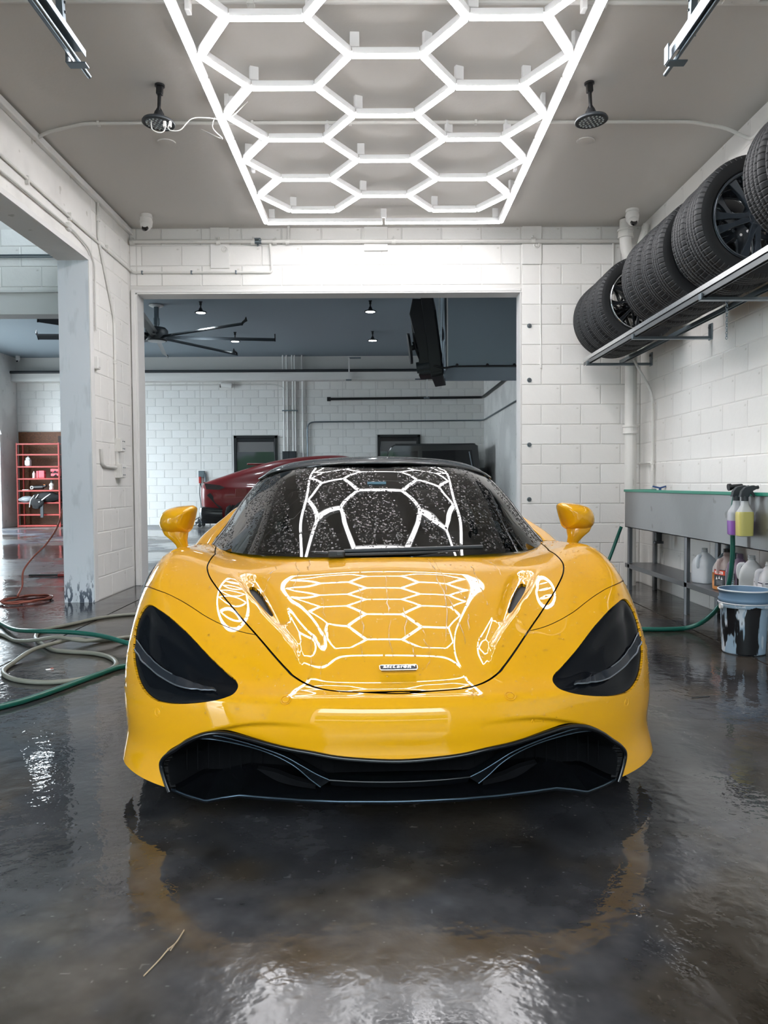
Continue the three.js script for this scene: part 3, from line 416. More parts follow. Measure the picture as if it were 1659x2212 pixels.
// ---------- yellow sports car ----------
// body surface, car axes: x to the side, y up, d metres behind the nose
const ROWS = [
 [[0,.09,.0],[.2,.088,.012],[.4,.084,.055],[.55,.08,.115],[.70,.075,.205],[.83,.07,.325],[.92,.07,.45],[.962,.07,.57],[.97,.07,.70]],
 [[0,.22,.03],[.2,.217,.04],[.4,.205,.08],[.55,.19,.14],[.695,.175,.23],[.818,.165,.345],[.905,.16,.47],[.952,.16,.585],[.962,.16,.70]],
 [[0,.30,.020],[.2,.298,.032],[.4,.292,.073],[.55,.285,.133],[.695,.275,.225],[.82,.265,.34],[.91,.255,.465],[.957,.25,.58],[.968,.25,.70]],
 [[0,.362,.027],[.2,.361,.039],[.4,.357,.08],[.55,.354,.135],[.69,.348,.222],[.815,.335,.337],[.905,.328,.46],[.955,.32,.575],[.968,.315,.70]],
 [[0,.394,.055],[.2,.393,.066],[.4,.389,.103],[.55,.386,.152],[.685,.39,.232],[.81,.388,.343],[.90,.384,.465],[.952,.38,.577],[.967,.37,.70]],
 [[0,.423,.12],[.19,.422,.132],[.37,.417,.17],[.53,.424,.228],[.68,.44,.275],[.80,.445,.37],[.89,.445,.475],[.945,.44,.58],[.965,.43,.70]],
 [[0,.516,.274],[.18,.513,.28],[.34,.505,.30],[.50,.517,.345],[.65,.545,.40],[.785,.565,.47],[.875,.565,.56],[.935,.545,.65],[.96,.52,.74]],
 [[0,.611,.489],[.18,.608,.493],[.35,.600,.508],[.50,.611,.54],[.635,.649,.60],[.76,.68,.69],[.868,.692,.73],[.935,.64,.79],[.95,.57,.84]],
 [[0,.677,.704],[.18,.675,.71],[.35,.668,.725],[.50,.675,.77],[.635,.707,.86],[.765,.743,1.0],[.88,.757,1.03],[.95,.70,1.06],[.96,.62,1.08]],
 [[0,.715,.88],[.18,.713,.89],[.36,.708,.925],[.52,.712,1.0],[.655,.722,1.13],[.78,.738,1.32],[.885,.748,1.40],[.958,.70,1.42],[.97,.63,1.43]],
 [[0,.729,.958],[.2,.729,.98],[.4,.728,1.05],[.58,.728,1.21],[.70,.728,1.40],[.80,.730,1.62],[.885,.732,1.72],[.955,.70,1.78],[.975,.62,1.8]],
];
const cr=(a,b,c,d,t)=>.5*(2*b+(c-a)*t+(2*a-5*b+4*c-d)*t*t+(3*b-a-3*c+d)*t*t*t);
function evalGrid(G,u,v){ // u over columns, v over rows; mirrored at u=0
  const nu=G[0].length-1,nv=G.length-1;
  const get=(i,j)=>{
    j=Math.max(-1,Math.min(nv+1,j));
    if(j<0){const a=get(i,0),b=get(i,1);return [2*a[0]-b[0],2*a[1]-b[1],2*a[2]-b[2]];}
    if(j>nv){const a=get(i,nv),b=get(i,nv-1);return [2*a[0]-b[0],2*a[1]-b[1],2*a[2]-b[2]];}
    if(i<0){if(G.mirror===false){const a=G[j][0],b=G[j][1];return [2*a[0]-b[0],2*a[1]-b[1],2*a[2]-b[2]];}const p=G[j][-i];return [-p[0],p[1],p[2]];}
    if(i>nu){const a=G[j][nu],b=G[j][nu-1];return [2*a[0]-b[0],2*a[1]-b[1],2*a[2]-b[2]];}
    return G[j][i];};
  const i=Math.min(nu-1,Math.floor(u)),j=Math.min(nv-1,Math.floor(v)),s=u-i,t=v-j,out=[0,0,0];
  for(let k=0;k<3;k++){const r=[];for(let b=-1;b<3;b++)r.push(cr(get(i-1,j+b)[k],get(i,j+b)[k],get(i+1,j+b)[k],get(i+2,j+b)[k],s));
    out[k]=cr(...r,t);}
  return out;}

const polyDist = (P, closed) => (x, y) => { // distance to a polyline; signed (negative inside) if closed
  let d = 1e9, c = false; const n = P.length;
  for (let i = 0, j = n - 1; i < n; j = i++) {
    if (!closed && i === 0) continue;
    const [ax, ay] = P[j], [bx2, by] = P[i], ex = bx2 - ax, ey = by - ay, t = Math.min(1, Math.max(0, ((x - ax) * ex + (y - ay) * ey) / (ex * ex + ey * ey || 1))), qx = x - ax - t * ex, qy = y - ay - t * ey;
    d = Math.min(d, qx * qx + qy * qy);
    if (closed && (ay > y) !== (by > y) && x < ((bx2 - ax) * (y - ay)) / (by - ay) + ax) c = !c;
  }
  return Math.sqrt(d) * (closed && c ? -1 : 1);
};
// smooth a list of 2-D points
function smooth2(P, closed, k = 5) { const c = new THREE.CatmullRomCurve3(P.map(([x, y]) => V(x, y, 0)), closed, 'centripetal'); return c.getPoints(P.length * k).map((p) => [p.x, p.y]); }
const shutLine = smooth2([[-.1, .085], [0, .075], [.1, .085], [.2, .103], [.264, .135], [.325, .188], [.394, .271], [.46, .363], [.537, .471], [.608, .576], [.669, .70], [.70, .81], [.706, .87], [.71, .95], [.72, 1.1], [.74, 1.21], [.81, 1.65]], false);
const fendLine = smooth2([[.457, .358], [.50, .374], [.56, .402], [.632, .446], [.701, .506], [.785, .583], [.87, .655], [.935, .78], [.99, .95]], false);
const headOutline = smooth2([[.885, .593], [.908, .56], [.916, .525], [.908, .478], [.89, .424], [.862, .378], [.823, .347], [.78, .334], [.72, .337], [.65, .350], [.58, .367], [.526, .3825], [.498, .394], [.492, .404], [.501, .416], [.535, .433], [.59, .468], [.65, .509], [.705, .543], [.776, .578], [.83, .595], [.858, .601]], true);
const mouthTop = [[0, .217], [.11, .222], [.19, .229], [.265, .2415], [.33, .25], [.393, .262], [.455, .275], [.51, .2835], [.552, .2825], [.597, .271], [.65, .242], [.69, .211], [.725, .184], [.747, .157], [.749, .136], [.738, .10], [.722, .064]];
const mouthOutline = [...smooth2([...mouthTop.slice(1).map(([x, y]) => [-x, y]).reverse(), ...mouthTop], false), [.71, -.05], [-.71, -.05]];
const ventOutline = smooth2([[.522, .69], [.508, .703], [.475, .648], [.434, .547], [.412, .485], [.416, .474], [.436, .497], [.478, .572], [.516, .655]], true);
const ventRecess = smooth2([[.558, .73], [.53, .775], [.49, .765], [.44, .66], [.393, .52], [.368, .43], [.382, .41], [.41, .43], [.465, .52], [.522, .62]], true);
const ridge = [[.65, .92], [.610, .812], [.519, .598], [.415, .428], [.329, .293], [.298, .199]];
const brow = smooth2([[.62, .255], [.592, .268], [.56, .285], [.502, .306], [.448, .319], [.396, .326], [.33, .328], [.2, .324], [.0, .32]], false);
const F = { shut: polyDist(shutLine), fend: polyDist(fendLine), head: polyDist(headOutline, true), mouth: polyDist(mouthOutline, true), vent: polyDist(ventOutline, true), recess: polyDist(ventRecess, true), ridge: polyDist(ridge), brow: polyDist(brow) };
const hoodIn = polyDist([[-1, 5], ...shutLine.map(([x, y]) => [-x, y]).reverse(), ...shutLine, [1, 5]], true);
const aboveFend = polyDist([...fendLine, [1.3, 1.2], [1.3, 3], [0, 3], [0, .358]], true);
const lineY = (P, x) => { for (let i = 1; i < P.length; i++) { const [a, b] = P[i - 1], [c, d] = P[i]; if ((x - a) * (x - c) <= 0 && a !== c) return b + ((d - b) * (x - a)) / (c - a); } return null; };
function shapeDetail([x, y, d]) { // the pressed details of the skin
  let dy = 0, dd = 0; const a = Math.abs(x);
  const r = F.recess(a, d); if (r < .02) dy -= .012 * ss(.010, -.020, r);
  if (d > .12 && d < 1.0 && a < .75) { // flank of the hood stands proud of its middle, with a crease at the ridge line
    const k = F.ridge(a, d), xr = lineY(ridge.map(([p, q]) => [q, p]), d) ?? 9, side = a - xr, end = ss(.14, .30, d) * ss(.82, .52, d);
    dy += end * (side > 0 ? .010 * Math.exp(-k / .07) : .010 * Math.exp(-k / .010) - .006 * Math.exp(-((k - .06) ** 2) / .003)); }
  const b = lineY(brow, a); if (b !== null && a < .62 && y < b + .004) dd += .016 * ss(.0, .016, b - y) * ss(.18, .50, a) * ss(.615, .58, a);
  return [x, y + dy, d + dd];
}
// skin grid -> triangles of shared vertices
function skin(G, sub, detail, sides = [-1, 1]) {
  const nu = (G[0].length - 1) * sub, nv = (G.length - 1) * sub, tris = [];
  for (const s of sides) {
    const g = [];
    for (let j = 0; j <= nv; j++) { const row = []; for (let i = 0; i <= nu; i++) { let p = evalGrid(G, i / sub, j / sub); if (detail) p = detail(p); row.push({ p: V(s * p[0], p[1], -p[2]), a: p[0], y: p[1], d: p[2] }); } g.push(row); }
    for (let j = 0; j <= nv; j++) for (let i = 0; i <= nu; i++) {
      const du = g[j][Math.min(i + 1, nu)].p.clone().sub(i ? g[j][i - 1].p : detail || G.mirror !== false ? V(-g[j][Math.min(1, nu)].p.x, g[j][Math.min(1, nu)].p.y, g[j][Math.min(1, nu)].p.z) : g[j][0].p), dv = g[Math.min(j + 1, nv)][i].p.clone().sub(g[Math.max(j - 1, 0)][i].p);
      g[j][i].n = du.cross(dv).normalize().multiplyScalar(s); }
    for (let j = 0; j < nv; j++) for (let i = 0; i < nu; i++) { const q = [g[j][i], g[j][i + 1], g[j + 1][i + 1], g[j + 1][i]]; if (s > 0) tris.push([q[0], q[1], q[2]], [q[0], q[2], q[3]]); else tris.push([q[0], q[2], q[1]], [q[0], q[3], q[2]]); }
  }
  return tris;
}
const mixV = (a, b, t) => ({ p: a.p.clone().lerp(b.p, t), n: a.n.clone().lerp(b.n, t).normalize(), a: a.a + (b.a - a.a) * t, y: a.y + (b.y - a.y) * t, d: a.d + (b.d - a.d) * t });
// cut triangles where f changes sign: [f < 0, f >= 0, cut edges]
function cut(tris, f) {
  const val = new Map(), get = (v) => { let r = val.get(v); if (r === undefined) val.set(v, (r = f(v))); return r; }, neg = [], pos = [], edges = [];
  for (const t of tris) {
    const k = t.map(get), n = (k[0] < 0) + (k[1] < 0) + (k[2] < 0);
    if (n === 0) { pos.push(t); continue; } if (n === 3) { neg.push(t); continue; }
    const odd = n === 1 ? k.findIndex((x) => x < 0) : k.findIndex((x) => x >= 0), A = t[odd], B = t[(odd + 1) % 3], C = t[(odd + 2) % 3], a = k[odd], b = k[(odd + 1) % 3], c = k[(odd + 2) % 3];
    const P = mixV(A, B, a / (a - b)), Q = mixV(A, C, a / (a - c)), one = n === 1 ? neg : pos, two = n === 1 ? pos : neg;
    one.push([A, P, Q]); two.push([P, B, C], [P, C, Q]); edges.push([P, Q]);
  }
  return [neg, pos, edges];
}
function soup(tris, move) {
  const pos = [], nor = [], uv = [];
  for (const t of tris) for (const v of t) { const p = move ? move(v) : v.p; pos.push(p.x, p.y, p.z); nor.push(v.n.x, v.n.y, v.n.z); uv.push(v.p.x, v.d + v.y * .6); }
  const g = new THREE.BufferGeometry(); g.setAttribute('position', new THREE.Float32BufferAttribute(pos, 3)); if (!move) g.setAttribute('normal', new THREE.Float32BufferAttribute(nor, 3)); g.setAttribute('uv', new THREE.Float32BufferAttribute(uv, 2)); if (move) { const q = smoothed(g); return q; } return g;
}
function smoothed(g) { // shared normals for a triangle soup
  const p = g.attributes.position, m = new Map(), n = new Float32Array(p.count * 3), a = V(), b = V(), c = V();
  const key = (i) => p.getX(i).toFixed(4) + p.getY(i).toFixed(4) + p.getZ(i).toFixed(4);
  for (let i = 0; i < p.count; i += 3) { a.fromBufferAttribute(p, i); b.fromBufferAttribute(p, i + 1); c.fromBufferAttribute(p, i + 2); b.sub(a); c.sub(a); b.cross(c); for (let k = 0; k < 3; k++) { const q = key(i + k), s = m.get(q); s ? s.add(b) : m.set(q, b.clone()); } }
  for (let i = 0; i < p.count; i++) { const s = m.get(key(i)); const l = s.length() || 1; n.set([s.x / l, s.y / l, s.z / l], i * 3); }
  g.setAttribute('normal', new THREE.BufferAttribute(n, 3)); return g;
}
function lip(edges, depth) { const pos = []; for (const [P, Q] of edges) { const a = P.p, b = Q.p, c = P.p.clone().addScaledVector(P.n, -depth), d = Q.p.clone().addScaledVector(Q.n, -depth); for (const v of [a, b, d, a, d, c]) pos.push(v.x, v.y, v.z); } const g = new THREE.BufferGeometry(); g.setAttribute('position', new THREE.Float32BufferAttribute(pos, 3)); g.setAttribute('uv', new THREE.Float32BufferAttribute(new Float32Array(pos.length / 3 * 2), 2)); return smoothed(g); }

const flake = tex(256, (u, v) => .5 + .5 * (fbm(u, v, 30, 3, 300) - .5), false, 3);
const P_ = { paint: phy({ color: lin(.76, .365, .005), roughness: .5, metalness: 0, specularIntensity: .08, clearcoat: 1, clearcoatRoughness: .015 }), glass: phy({ color: lin(.035, .066, .063), transmission: 1, thickness: 0, roughness: .0, ior: 1.55 }), roof: phy({ color: lin(.010, .011, .013), roughness: .3, clearcoat: 1, clearcoatRoughness: .02 }), water: phy({ color: 0xffffff, transmission: 1, thickness: .004, ior: 1.33, roughness: 0 }) };
const carRoot = thing('sports_car', 'wet yellow sports car with a black roof facing the camera under the hexagon light', 'car', [.0523, .033, -2.1296], 2.15 * Math.PI / 180);
carRoot.scale.setScalar(.968);
{
  const gap = .0028, all = skin(ROWS, 14, shapeDetail);
  let [mouthT, rest, mouthE] = cut(all, (v) => F.mouth(Math.sign(v.p.x) * v.a, v.y) + (v.d > .6 ? 9 : 0));
  let [headT, body, headE] = cut(rest, (v) => (v.d > .9 || v.a < .4 ? 1 : F.head(v.a, v.y)));
  const hoodS = (v) => (v.a > .9 ? 1 : hoodIn(Math.sign(v.p.x || 1) * v.a, v.d));
  const [hoodT, b2] = cut(body, (v) => hoodS(v) + gap), [shutT, outer] = cut(b2, (v) => hoodS(v) - gap);
  const fendS = (v) => (v.a < .40 ? 1 : aboveFend(v.a, v.d)), [fenderT, b3] = cut(outer, (v) => fendS(v) + .0014), [fgapT, bumperT] = cut(b3, (v) => fendS(v) - .0014);
  const [ventT, hood2, ventE] = cut(hoodT, (v) => (v.a < .3 || v.a > .7 ? 1 : F.vent(v.a, v.d)));
  part(carRoot, 'hood', [soup(hood2), lip(ventE, .02)], P_.paint);
  part(carRoot, 'front_bumper', [soup(bumperT), lip(headE, .012)], P_.paint);
  part(carRoot, 'intake_lip', [lip(mouthE, .035)], M.blackMatte);
  for (const s of [-1, 1]) part(carRoot, 'front_fender', [soup(fenderT.filter((t) => t[0].p.x * s > 0))], P_.paint);
  part(carRoot, 'hood_gap', [soup(shutT, (v) => v.p.clone().addScaledVector(v.n, -.012))], M.blackMatte);
  part(carRoot, 'fender_seam', [soup(fgapT, (v) => v.p.clone().addScaledVector(v.n, -.003))], std({ color: lin(.25, .09, .004), roughness: .6 }));
  for (const s of [-1, 1]) {
    const vt = part(carRoot, 'hood_vent', [soup(ventT.filter((t) => t[0].p.x * s > 0), (v) => v.p.clone().addScaledVector(v.n, -.012))], std({ color: lin(.012, .013, .014), roughness: .7 }), 'black mesh hood vent');
    const dots = []; for (let k = 0; k < 46; k++) { const t = rnd(), d = .57 + .22 * t, c = lineY([[.55, .43], [.8, .522]], d), x = c + (rnd() - .5) * .028; dots.push(x, d); }
  }
  // head lamps: a dark glossy socket with a lamp strip across it
  const deep = (v) => { const q = -F.head(v.a, v.y); return v.p.clone().add(V(0, 0, -1).multiplyScalar(.006 + .034 * ss(0, .07, q))).addScaledVector(v.n, -.004); };
  for (const s of [-1, 1]) {
    const hl = part(carRoot, 'headlight', [soup(headT.filter((t) => t[0].p.x * s > 0), deep)], phy({ color: lin(.005, .006, .008), roughness: .08, specularIntensity: .2 }), 'dark glossy headlight socket');
    const front = (x, y) => { const d0 = .62 * (1 - Math.sqrt(Math.max(.02, 1 - (x / .985) ** 2))) + .02 + .6 * Math.max(0, y - .39); return -d0 + .0; };
    // strip follows the socket: outer end high, inner end low
    const up = [[.895, .487], [.84, .452], [.78, .429], [.70, .412], [.62, .402], [.56, .398]], lo = [[.893, .462], [.85, .432], [.79, .408], [.71, .392], [.62, .392], [.56, .396]];
    const zOf = (x, y) => { let best = 1e9, z = 0; for (const t of headT) { const v = t[0]; if (v.p.x * s < 0) continue; const q = (v.a - x) ** 2 + (v.y - y) ** 2; if (q < best) { best = q; z = deep(v).z; } } return z; };
    const strip = (A, B, lift) => { const pos = []; for (let i = 0; i < A.length - 1; i++) { const q = [A[i], A[i + 1], B[i + 1], B[i]].map(([x, y], k) => V(s * x, y, zOf(x, y) + lift + (k < 2 ? -.004 : .004))); for (const v of [q[0], q[1], q[2], q[0], q[2], q[3]]) pos.push(v.x, v.y, v.z); } const g = new THREE.BufferGeometry(); g.setAttribute('position', new THREE.Float32BufferAttribute(pos, 3)); return smoothed(g); };
    const sm = (L) => smooth2(L, false, 4);
    part(hl, 'lamp_strip', [strip(sm(up), sm(lo), .013)], phy({ color: lin(.018, .021, .027), roughness: .16, specularIntensity: .6 }));
    part(hl, 'lamp_edge', [sweep(sm(lo).map(([x, y]) => V(s * x, y, zOf(x, y) + .016)), .0028, 6), sweep(sm(up).slice(0, 14).map(([x, y]) => V(s * x, y, zOf(x, y) + .01)), .0022, 6)], phy({ color: lin(.18, .2, .23), roughness: .2, metalness: .6 }), 'grey edge of the lamp strip');
  }
  // mouth: hollow behind the bumper, then the dark aero pieces in it
  const cave = (v) => { const q = -F.mouth(v.p.x, v.y); return v.p.clone().add(V(0, 0, -(.02 + .20 * ss(0, .10, q)))); };
  part(carRoot, 'intake_cavity', [soup(mouthT, cave)], M.cave, 'black air intake cavity');
  const gl = phy({ color: lin(.004, .005, .0065), roughness: .2 });
  const planD = (x) => { const a = Math.abs(x); return .62 * (1 - Math.sqrt(Math.max(.02, 1 - (Math.min(a, .96) / .985) ** 2))) * .92; };
  part(carRoot, 'intake_rim', [sweep(smooth2([...mouthTop.slice(1).map(([x, y]) => [-x, y]).reverse(), ...mouthTop], false, 4).map(([x, y]) => V(x * .996, y - .003, -planD(x) - .022 - .02 * ss(.3, .1, y))), .0075, 8)], gl);
  // ribbon between two lines of [x, y, setback]
  const ribbon = (A, B, thick, s) => { const pos = [], pt = ([x, y, k], e) => V(s * x, y, -planD(x) - k - e); const add = (a, b, c, d) => { for (const v of [a, b, c, a, c, d]) pos.push(v.x, v.y, v.z); };
    for (let i = 0; i < A.length - 1; i++) { add(pt(A[i], 0), pt(A[i + 1], 0), pt(B[i + 1], 0), pt(B[i], 0)); add(pt(A[i], thick), pt(A[i + 1], thick), pt(A[i + 1], 0), pt(A[i], 0)); add(pt(B[i], 0), pt(B[i + 1], 0), pt(B[i + 1], thick), pt(B[i], thick)); }
    const g = new THREE.BufferGeometry(); g.setAttribute('position', new THREE.Float32BufferAttribute(pos, 3)); g.computeVertexNormals(); return g; };
  const sm3 = (L, k = 4) => new THREE.CatmullRomCurve3(L.map((p) => V(...p)), false, 'centripetal').getPoints(L.length * k).map((p) => p.toArray());
  const upL = [[.61, .262, .03], [.561, .272, .022], [.47, .262, .02], [.389, .243, .02], [.333, .224, .02], [.288, .200, .022], [.244, .175, .026], [.205, .157, .03]], loL = [[.61, .250, .04], [.562, .255, .035], [.46, .246, .034], [.389, .230, .032], [.333, .208, .03], [.299, .187, .03], [.268, .160, .032], [.235, .135, .034]];
  for (const s of [-1, 1]) {
    const st = part(carRoot, 'intake_strut', [ribbon(sm3(upL), sm3(loL), .05, s)], gl, 'curved dark strut in the air intake');
    part(st, 'strut_edge', [sweep(sm3(upL).map(([x, y, k]) => V(s * x, y, -planD(x) - k)), .0024, 6), sweep(sm3(loL).map(([x, y, k]) => V(s * x, y, -planD(x) - k)), .0024, 6)], phy({ color: lin(.05, .075, .10), roughness: .22, metalness: .7 }));
    part(carRoot, 'intake_vane', [ribbon(sm3([[.43, .165, .07], [.367, .163, .055], [.322, .152, .045], [.25, .139, .04]]), sm3([[.43, .163, .07], [.367, .138, .055], [.322, .130, .05], [.25, .124, .045]]), .03, s)], M.cave);
    part(carRoot, 'intake_grille', [...Array.from({ length: 9 }, (_, k) => bx(s * (.40 + .035 * k) - .0015, .10, -.31, s * (.40 + .035 * k) + .0015, .25, -.306))], M.cave);
  }
  part(carRoot, 'center_blade', [ribbon(sm3([[.205, .157, .03], [.12, .1535, .03], [0, .152, .03], [-.12, .1535, .03], [-.205, .157, .03]]), sm3([[.205, .137, .045], [.12, .133, .045], [0, .131, .045], [-.12, .133, .045], [-.205, .137, .045]]), .05, 1), sweep(sm3([[.21, .158, .03], [.12, .1545, .03], [0, .153, .03], [-.12, .1545, .03], [-.21, .158, .03]]).map(([x, y, k]) => V(x, y, -planD(x) - k)), .004, 6)], gl);
  part(carRoot, 'center_grille', [bx(-.30, .14, -.16, .30, .24, -.15), ...Array.from({ length: 15 }, (_, k) => bx(-.28 + k * .04, .14, -.15, -.277 + k * .04, .235, -.146))], M.cave);
  // splitter plate
  const lipL = [[.722, .064, .245], [.66, .064, .19], [.592, .068, .135], [.579, .072, .125], [.53, .09, .10], [.475, .108, .07], [.40, .112, .04], [.286, .1155, .005], [.177, .116, -.012], [.043, .116, -.02]];
  const full = [...lipL.map(([x, y, d]) => [-x, y, d]), [0, .116, -.021], ...lipL.slice().reverse()];
  { const pos = [], add = (a, b, c, d) => { for (const v of [a, b, c, a, c, d]) pos.push(...v); };
    for (let i = 0; i < full.length - 1; i++) { const [x0, y0, d0] = full[i], [x1, y1, d1] = full[i + 1]; add([x0, y0, -d0], [x1, y1, -d1], [x1, y1 + .006, -d1 - .3], [x0, y0 + .006, -d0 - .3]); add([x0, y0 - .010, -d0 - .004], [x1, y1 - .010, -d1 - .004], [x1, y1, -d1], [x0, y0, -d0]); add([x0, y0 - .010, -d0 - .3], [x1, y1 - .010, -d1 - .3], [x1, y1 - .010, -d1 - .004], [x0, y0 - .010, -d0 - .004]); }
    const g = new THREE.BufferGeometry(); g.setAttribute('position', new THREE.Float32BufferAttribute(pos, 3)); g.computeVertexNormals();
    const sp = part(carRoot, 'splitter', [g], gl, 'black front splitter'); part(sp, 'splitter_edge', [sweep(full.map(([x, y, d]) => V(x, y, -d)), .0038, 8)], phy({ color: lin(.06, .09, .12), roughness: .2, metalness: .8 })); }
  part(carRoot, 'underbody', [bx(-.88, .085, -4.2, .88, .14, -.5, .02)], M.blackMatte);
  // parking sensors and tow cover
  const hitZ = (x, y) => { let best = 1e9, r; for (const t of bumperT) { const v = t[0], q = (v.p.x - x) ** 2 + (v.y - y) ** 2; if (q < best) { best = q; r = v; } } return r; };
  const disc = (x, y, rr, name) => { const v = hitZ(x, y), q = new THREE.Quaternion().setFromUnitVectors(V(0, 0, 1), v.n.z < 0 ? v.n.clone().negate() : v.n), g = [new THREE.TorusGeometry(rr, rr * .10, 8, 28), cyl(rr * .62, rr * .62, .002, 24).rotateX(1.5708).translate(0, 0, .0005), ...(name === 'tow_cover' ? [] : [new THREE.TorusGeometry(rr * .62, rr * .07, 6, 24).translate(0, 0, .001)])].map((k) => k.applyQuaternion(q).translate(x, y, v.p.z)); part(carRoot, name, g, P_.paint); };
  disc(-.337, .388, .0155, 'parking_sensor'); disc(.337, .388, .0155, 'parking_sensor'); disc(-.768, .297, .0135, 'parking_sensor'); disc(.768, .303, .0135, 'parking_sensor'); disc(.424, .307, .021, 'tow_cover');
  // name badge on the hood
  const bd = new THREE.Group(); bd.name = 'badge'; bd.position.set(.004, .4625, -.146); bd.rotation.x = -1.13; carRoot.add(bd);
  part(bd, 'badge_plate', [bx(-.055, -.0115, -.004, .055, .0115, .004, .004)], phy({ color: lin(.012, .016, .024), roughness: .5 }));
  part(bd, 'badge_frame', [sweep([[-.054, -.0115], [.054, -.0115], [.058, -.008], [.058, .008], [.054, .0115], [-.054, .0115], [-.058, .008], [-.058, -.008], [-.054, -.0115]].map(([x, y]) => V(x, y, .003)), .0019, 8)], M.chrome);
  const font = await new FontLoader().loadAsync('fonts/droid/droid_sans_bold.typeface.json');
  const tg = new TextGeometry('McLaren', { font, size: .0135, depth: .0022, curveSegments: 4, bevelEnabled: false }); tg.computeBoundingBox(); tg.translate(-(tg.boundingBox.max.x + tg.boundingBox.min.x) / 2, -.0058, .0035); tg.applyMatrix4(new THREE.Matrix4().set(1.12, .22, 0, -.004, 0, 1, 0, 0, 0, 0, 1, 0, 0, 0, 0, 1));
  part(bd, 'badge_lettering', [tg, extrude([[.030, .0075], [.050, .0085], [.0505, .0], [.047, .0055]], .002).translate(0, 0, .0035)], M.chrome);
  // windscreen, roof, pillars
  const WS = [[[0, .728, .95], [.3, .730, .968], [.55, .731, 1.085], [.72, .732, 1.33], [.825, .733, 1.66]], [[0, .865, 1.20], [.29, .863, 1.213], [.52, .855, 1.30], [.672, .843, 1.53], [.765, .832, 1.80]], [[0, .985, 1.42], [.28, .981, 1.43], [.495, .966, 1.51], [.638, .947, 1.71], [.722, .93, 1.95]], [[0, 1.08, 1.61], [.265, 1.075, 1.62], [.46, 1.058, 1.69], [.594, 1.037, 1.88], [.666, 1.02, 2.07]], [[0, 1.138, 1.75], [.25, 1.131, 1.76], [.435, 1.113, 1.84], [.563, 1.09, 2.01], [.632, 1.065, 2.18]]];
  const wsT = skin(WS, 10);
  part(carRoot, 'windscreen', [soup(wsT)], P_.glass, 'dark wet windscreen');
  const edge = WS.map((r) => r[4]);
  const rail = (o, i, dd) => edge.map(([x, y, d], k) => { const w = 1 - .25 * k / 4; return [x + o * w, y - i, d + dd]; });
  for (const s of [-1, 1]) {
    const A = sm3(rail(-.045, -.006, -.012), 6), B = sm3(rail(.012, .004, .03), 6), C = sm3(rail(.055, .03, .13), 6), pos = [];
    const pt = ([x, y, d]) => [s * x, y, -d]; for (let i = 0; i < A.length - 1; i++) for (const [P, Q] of [[A, B], [B, C]]) for (const v of [P[i], P[i + 1], Q[i + 1], P[i], Q[i + 1], Q[i]]) pos.push(...pt(v));
    const g = new THREE.BufferGeometry(); g.setAttribute('position', new THREE.Float32BufferAttribute(pos, 3)); part(carRoot, 'windscreen_pillar', [smoothed(g)], P_.roof, 'gloss black windscreen pillar');
    part(carRoot, 'pillar_trim', [sweep(B.map((p) => V(...pt(p))), .006, 6)], M.blackGloss);
  }
  const RF = [[[0, 1.133, 1.71], [.25, 1.126, 1.74], [.44, 1.109, 1.84], [.573, 1.088, 2.0], [.655, 1.058, 2.17]], [[0, 1.168, 1.9], [.25, 1.160, 1.93], [.44, 1.143, 2.02], [.575, 1.115, 2.14], [.665, 1.072, 2.3]], [[0, 1.184, 2.15], [.26, 1.176, 2.18], [.455, 1.157, 2.25], [.58, 1.122, 2.36], [.668, 1.07, 2.5]], [[0, 1.178, 2.7], [.25, 1.168, 2.7], [.43, 1.14, 2.7], [.55, 1.09, 2.75], [.64, 1.03, 2.8]], [[0, 1.05, 3.5], [.22, 1.04, 3.5], [.38, 1.01, 3.5], [.48, .97, 3.5], [.56, .92, 3.5]]];
  part(carRoot, 'roof', [soup(skin(RF, 8))], P_.roof, 'gloss black wet roof');
  part(carRoot, 'roof_band', [sweep(sm3(RF[0].map((p) => p).slice().reverse().map(([x, y, d]) => [-x, y, d]).concat(RF[0].slice(1)), 6).map(([x, y, d]) => V(x, y + .003, -d)), .007, 8)], M.blackGloss);
  const SW = [[[.845, .738, 1.70], [.80, .82, 1.90], [.69, 1.01, 2.17], [.66, 1.06, 2.3]], [[.84, .79, 2.2], [.81, .86, 2.25], [.71, 1.0, 2.45], [.668, 1.068, 2.5]], [[.80, .85, 2.9], [.77, .90, 2.9], [.68, .98, 2.85], [.64, 1.03, 2.8]], [[.70, .90, 3.4], [.68, .91, 3.4], [.60, .92, 3.45], [.56, .92, 3.5]]]; SW.mirror = false;
  for (const s of [-1, 1]) part(carRoot, 'side_window', [soup(skin(SW, 5, null, [s]))], phy({ color: lin(.01, .012, .014), roughness: .05 }));
  const SD = [[[.845, .722, 1.76], [.885, .730, 1.765], [.955, .70, 1.775], [.975, .5, 1.79], [.95, .13, 1.80]], [[.85, .757, 2.05], [.90, .768, 2.08], [.968, .735, 2.1], [.975, .5, 2.1], [.93, .12, 2.1]], [[.82, .82, 2.55], [.88, .828, 2.6], [.950, .792, 2.6], [.96, .5, 2.6], [.93, .12, 2.6]], [[.74, .89, 3.1], [.84, .89, 3.1], [.95, .84, 3.1], [.975, .55, 3.1], [.95, .15, 3.1]], [[.60, .93, 3.7], [.80, .91, 3.7], [.955, .84, 3.7], [.985, .55, 3.7], [.96, .2, 3.7]], [[.5, .88, 4.4], [.75, .86, 4.4], [.9, .8, 4.4], [.94, .55, 4.4], [.9, .25, 4.4]]]; SD.mirror = false;
  const wheelHole = (v) => Math.hypot(v.d - 3.72, v.y - .34) - .40;
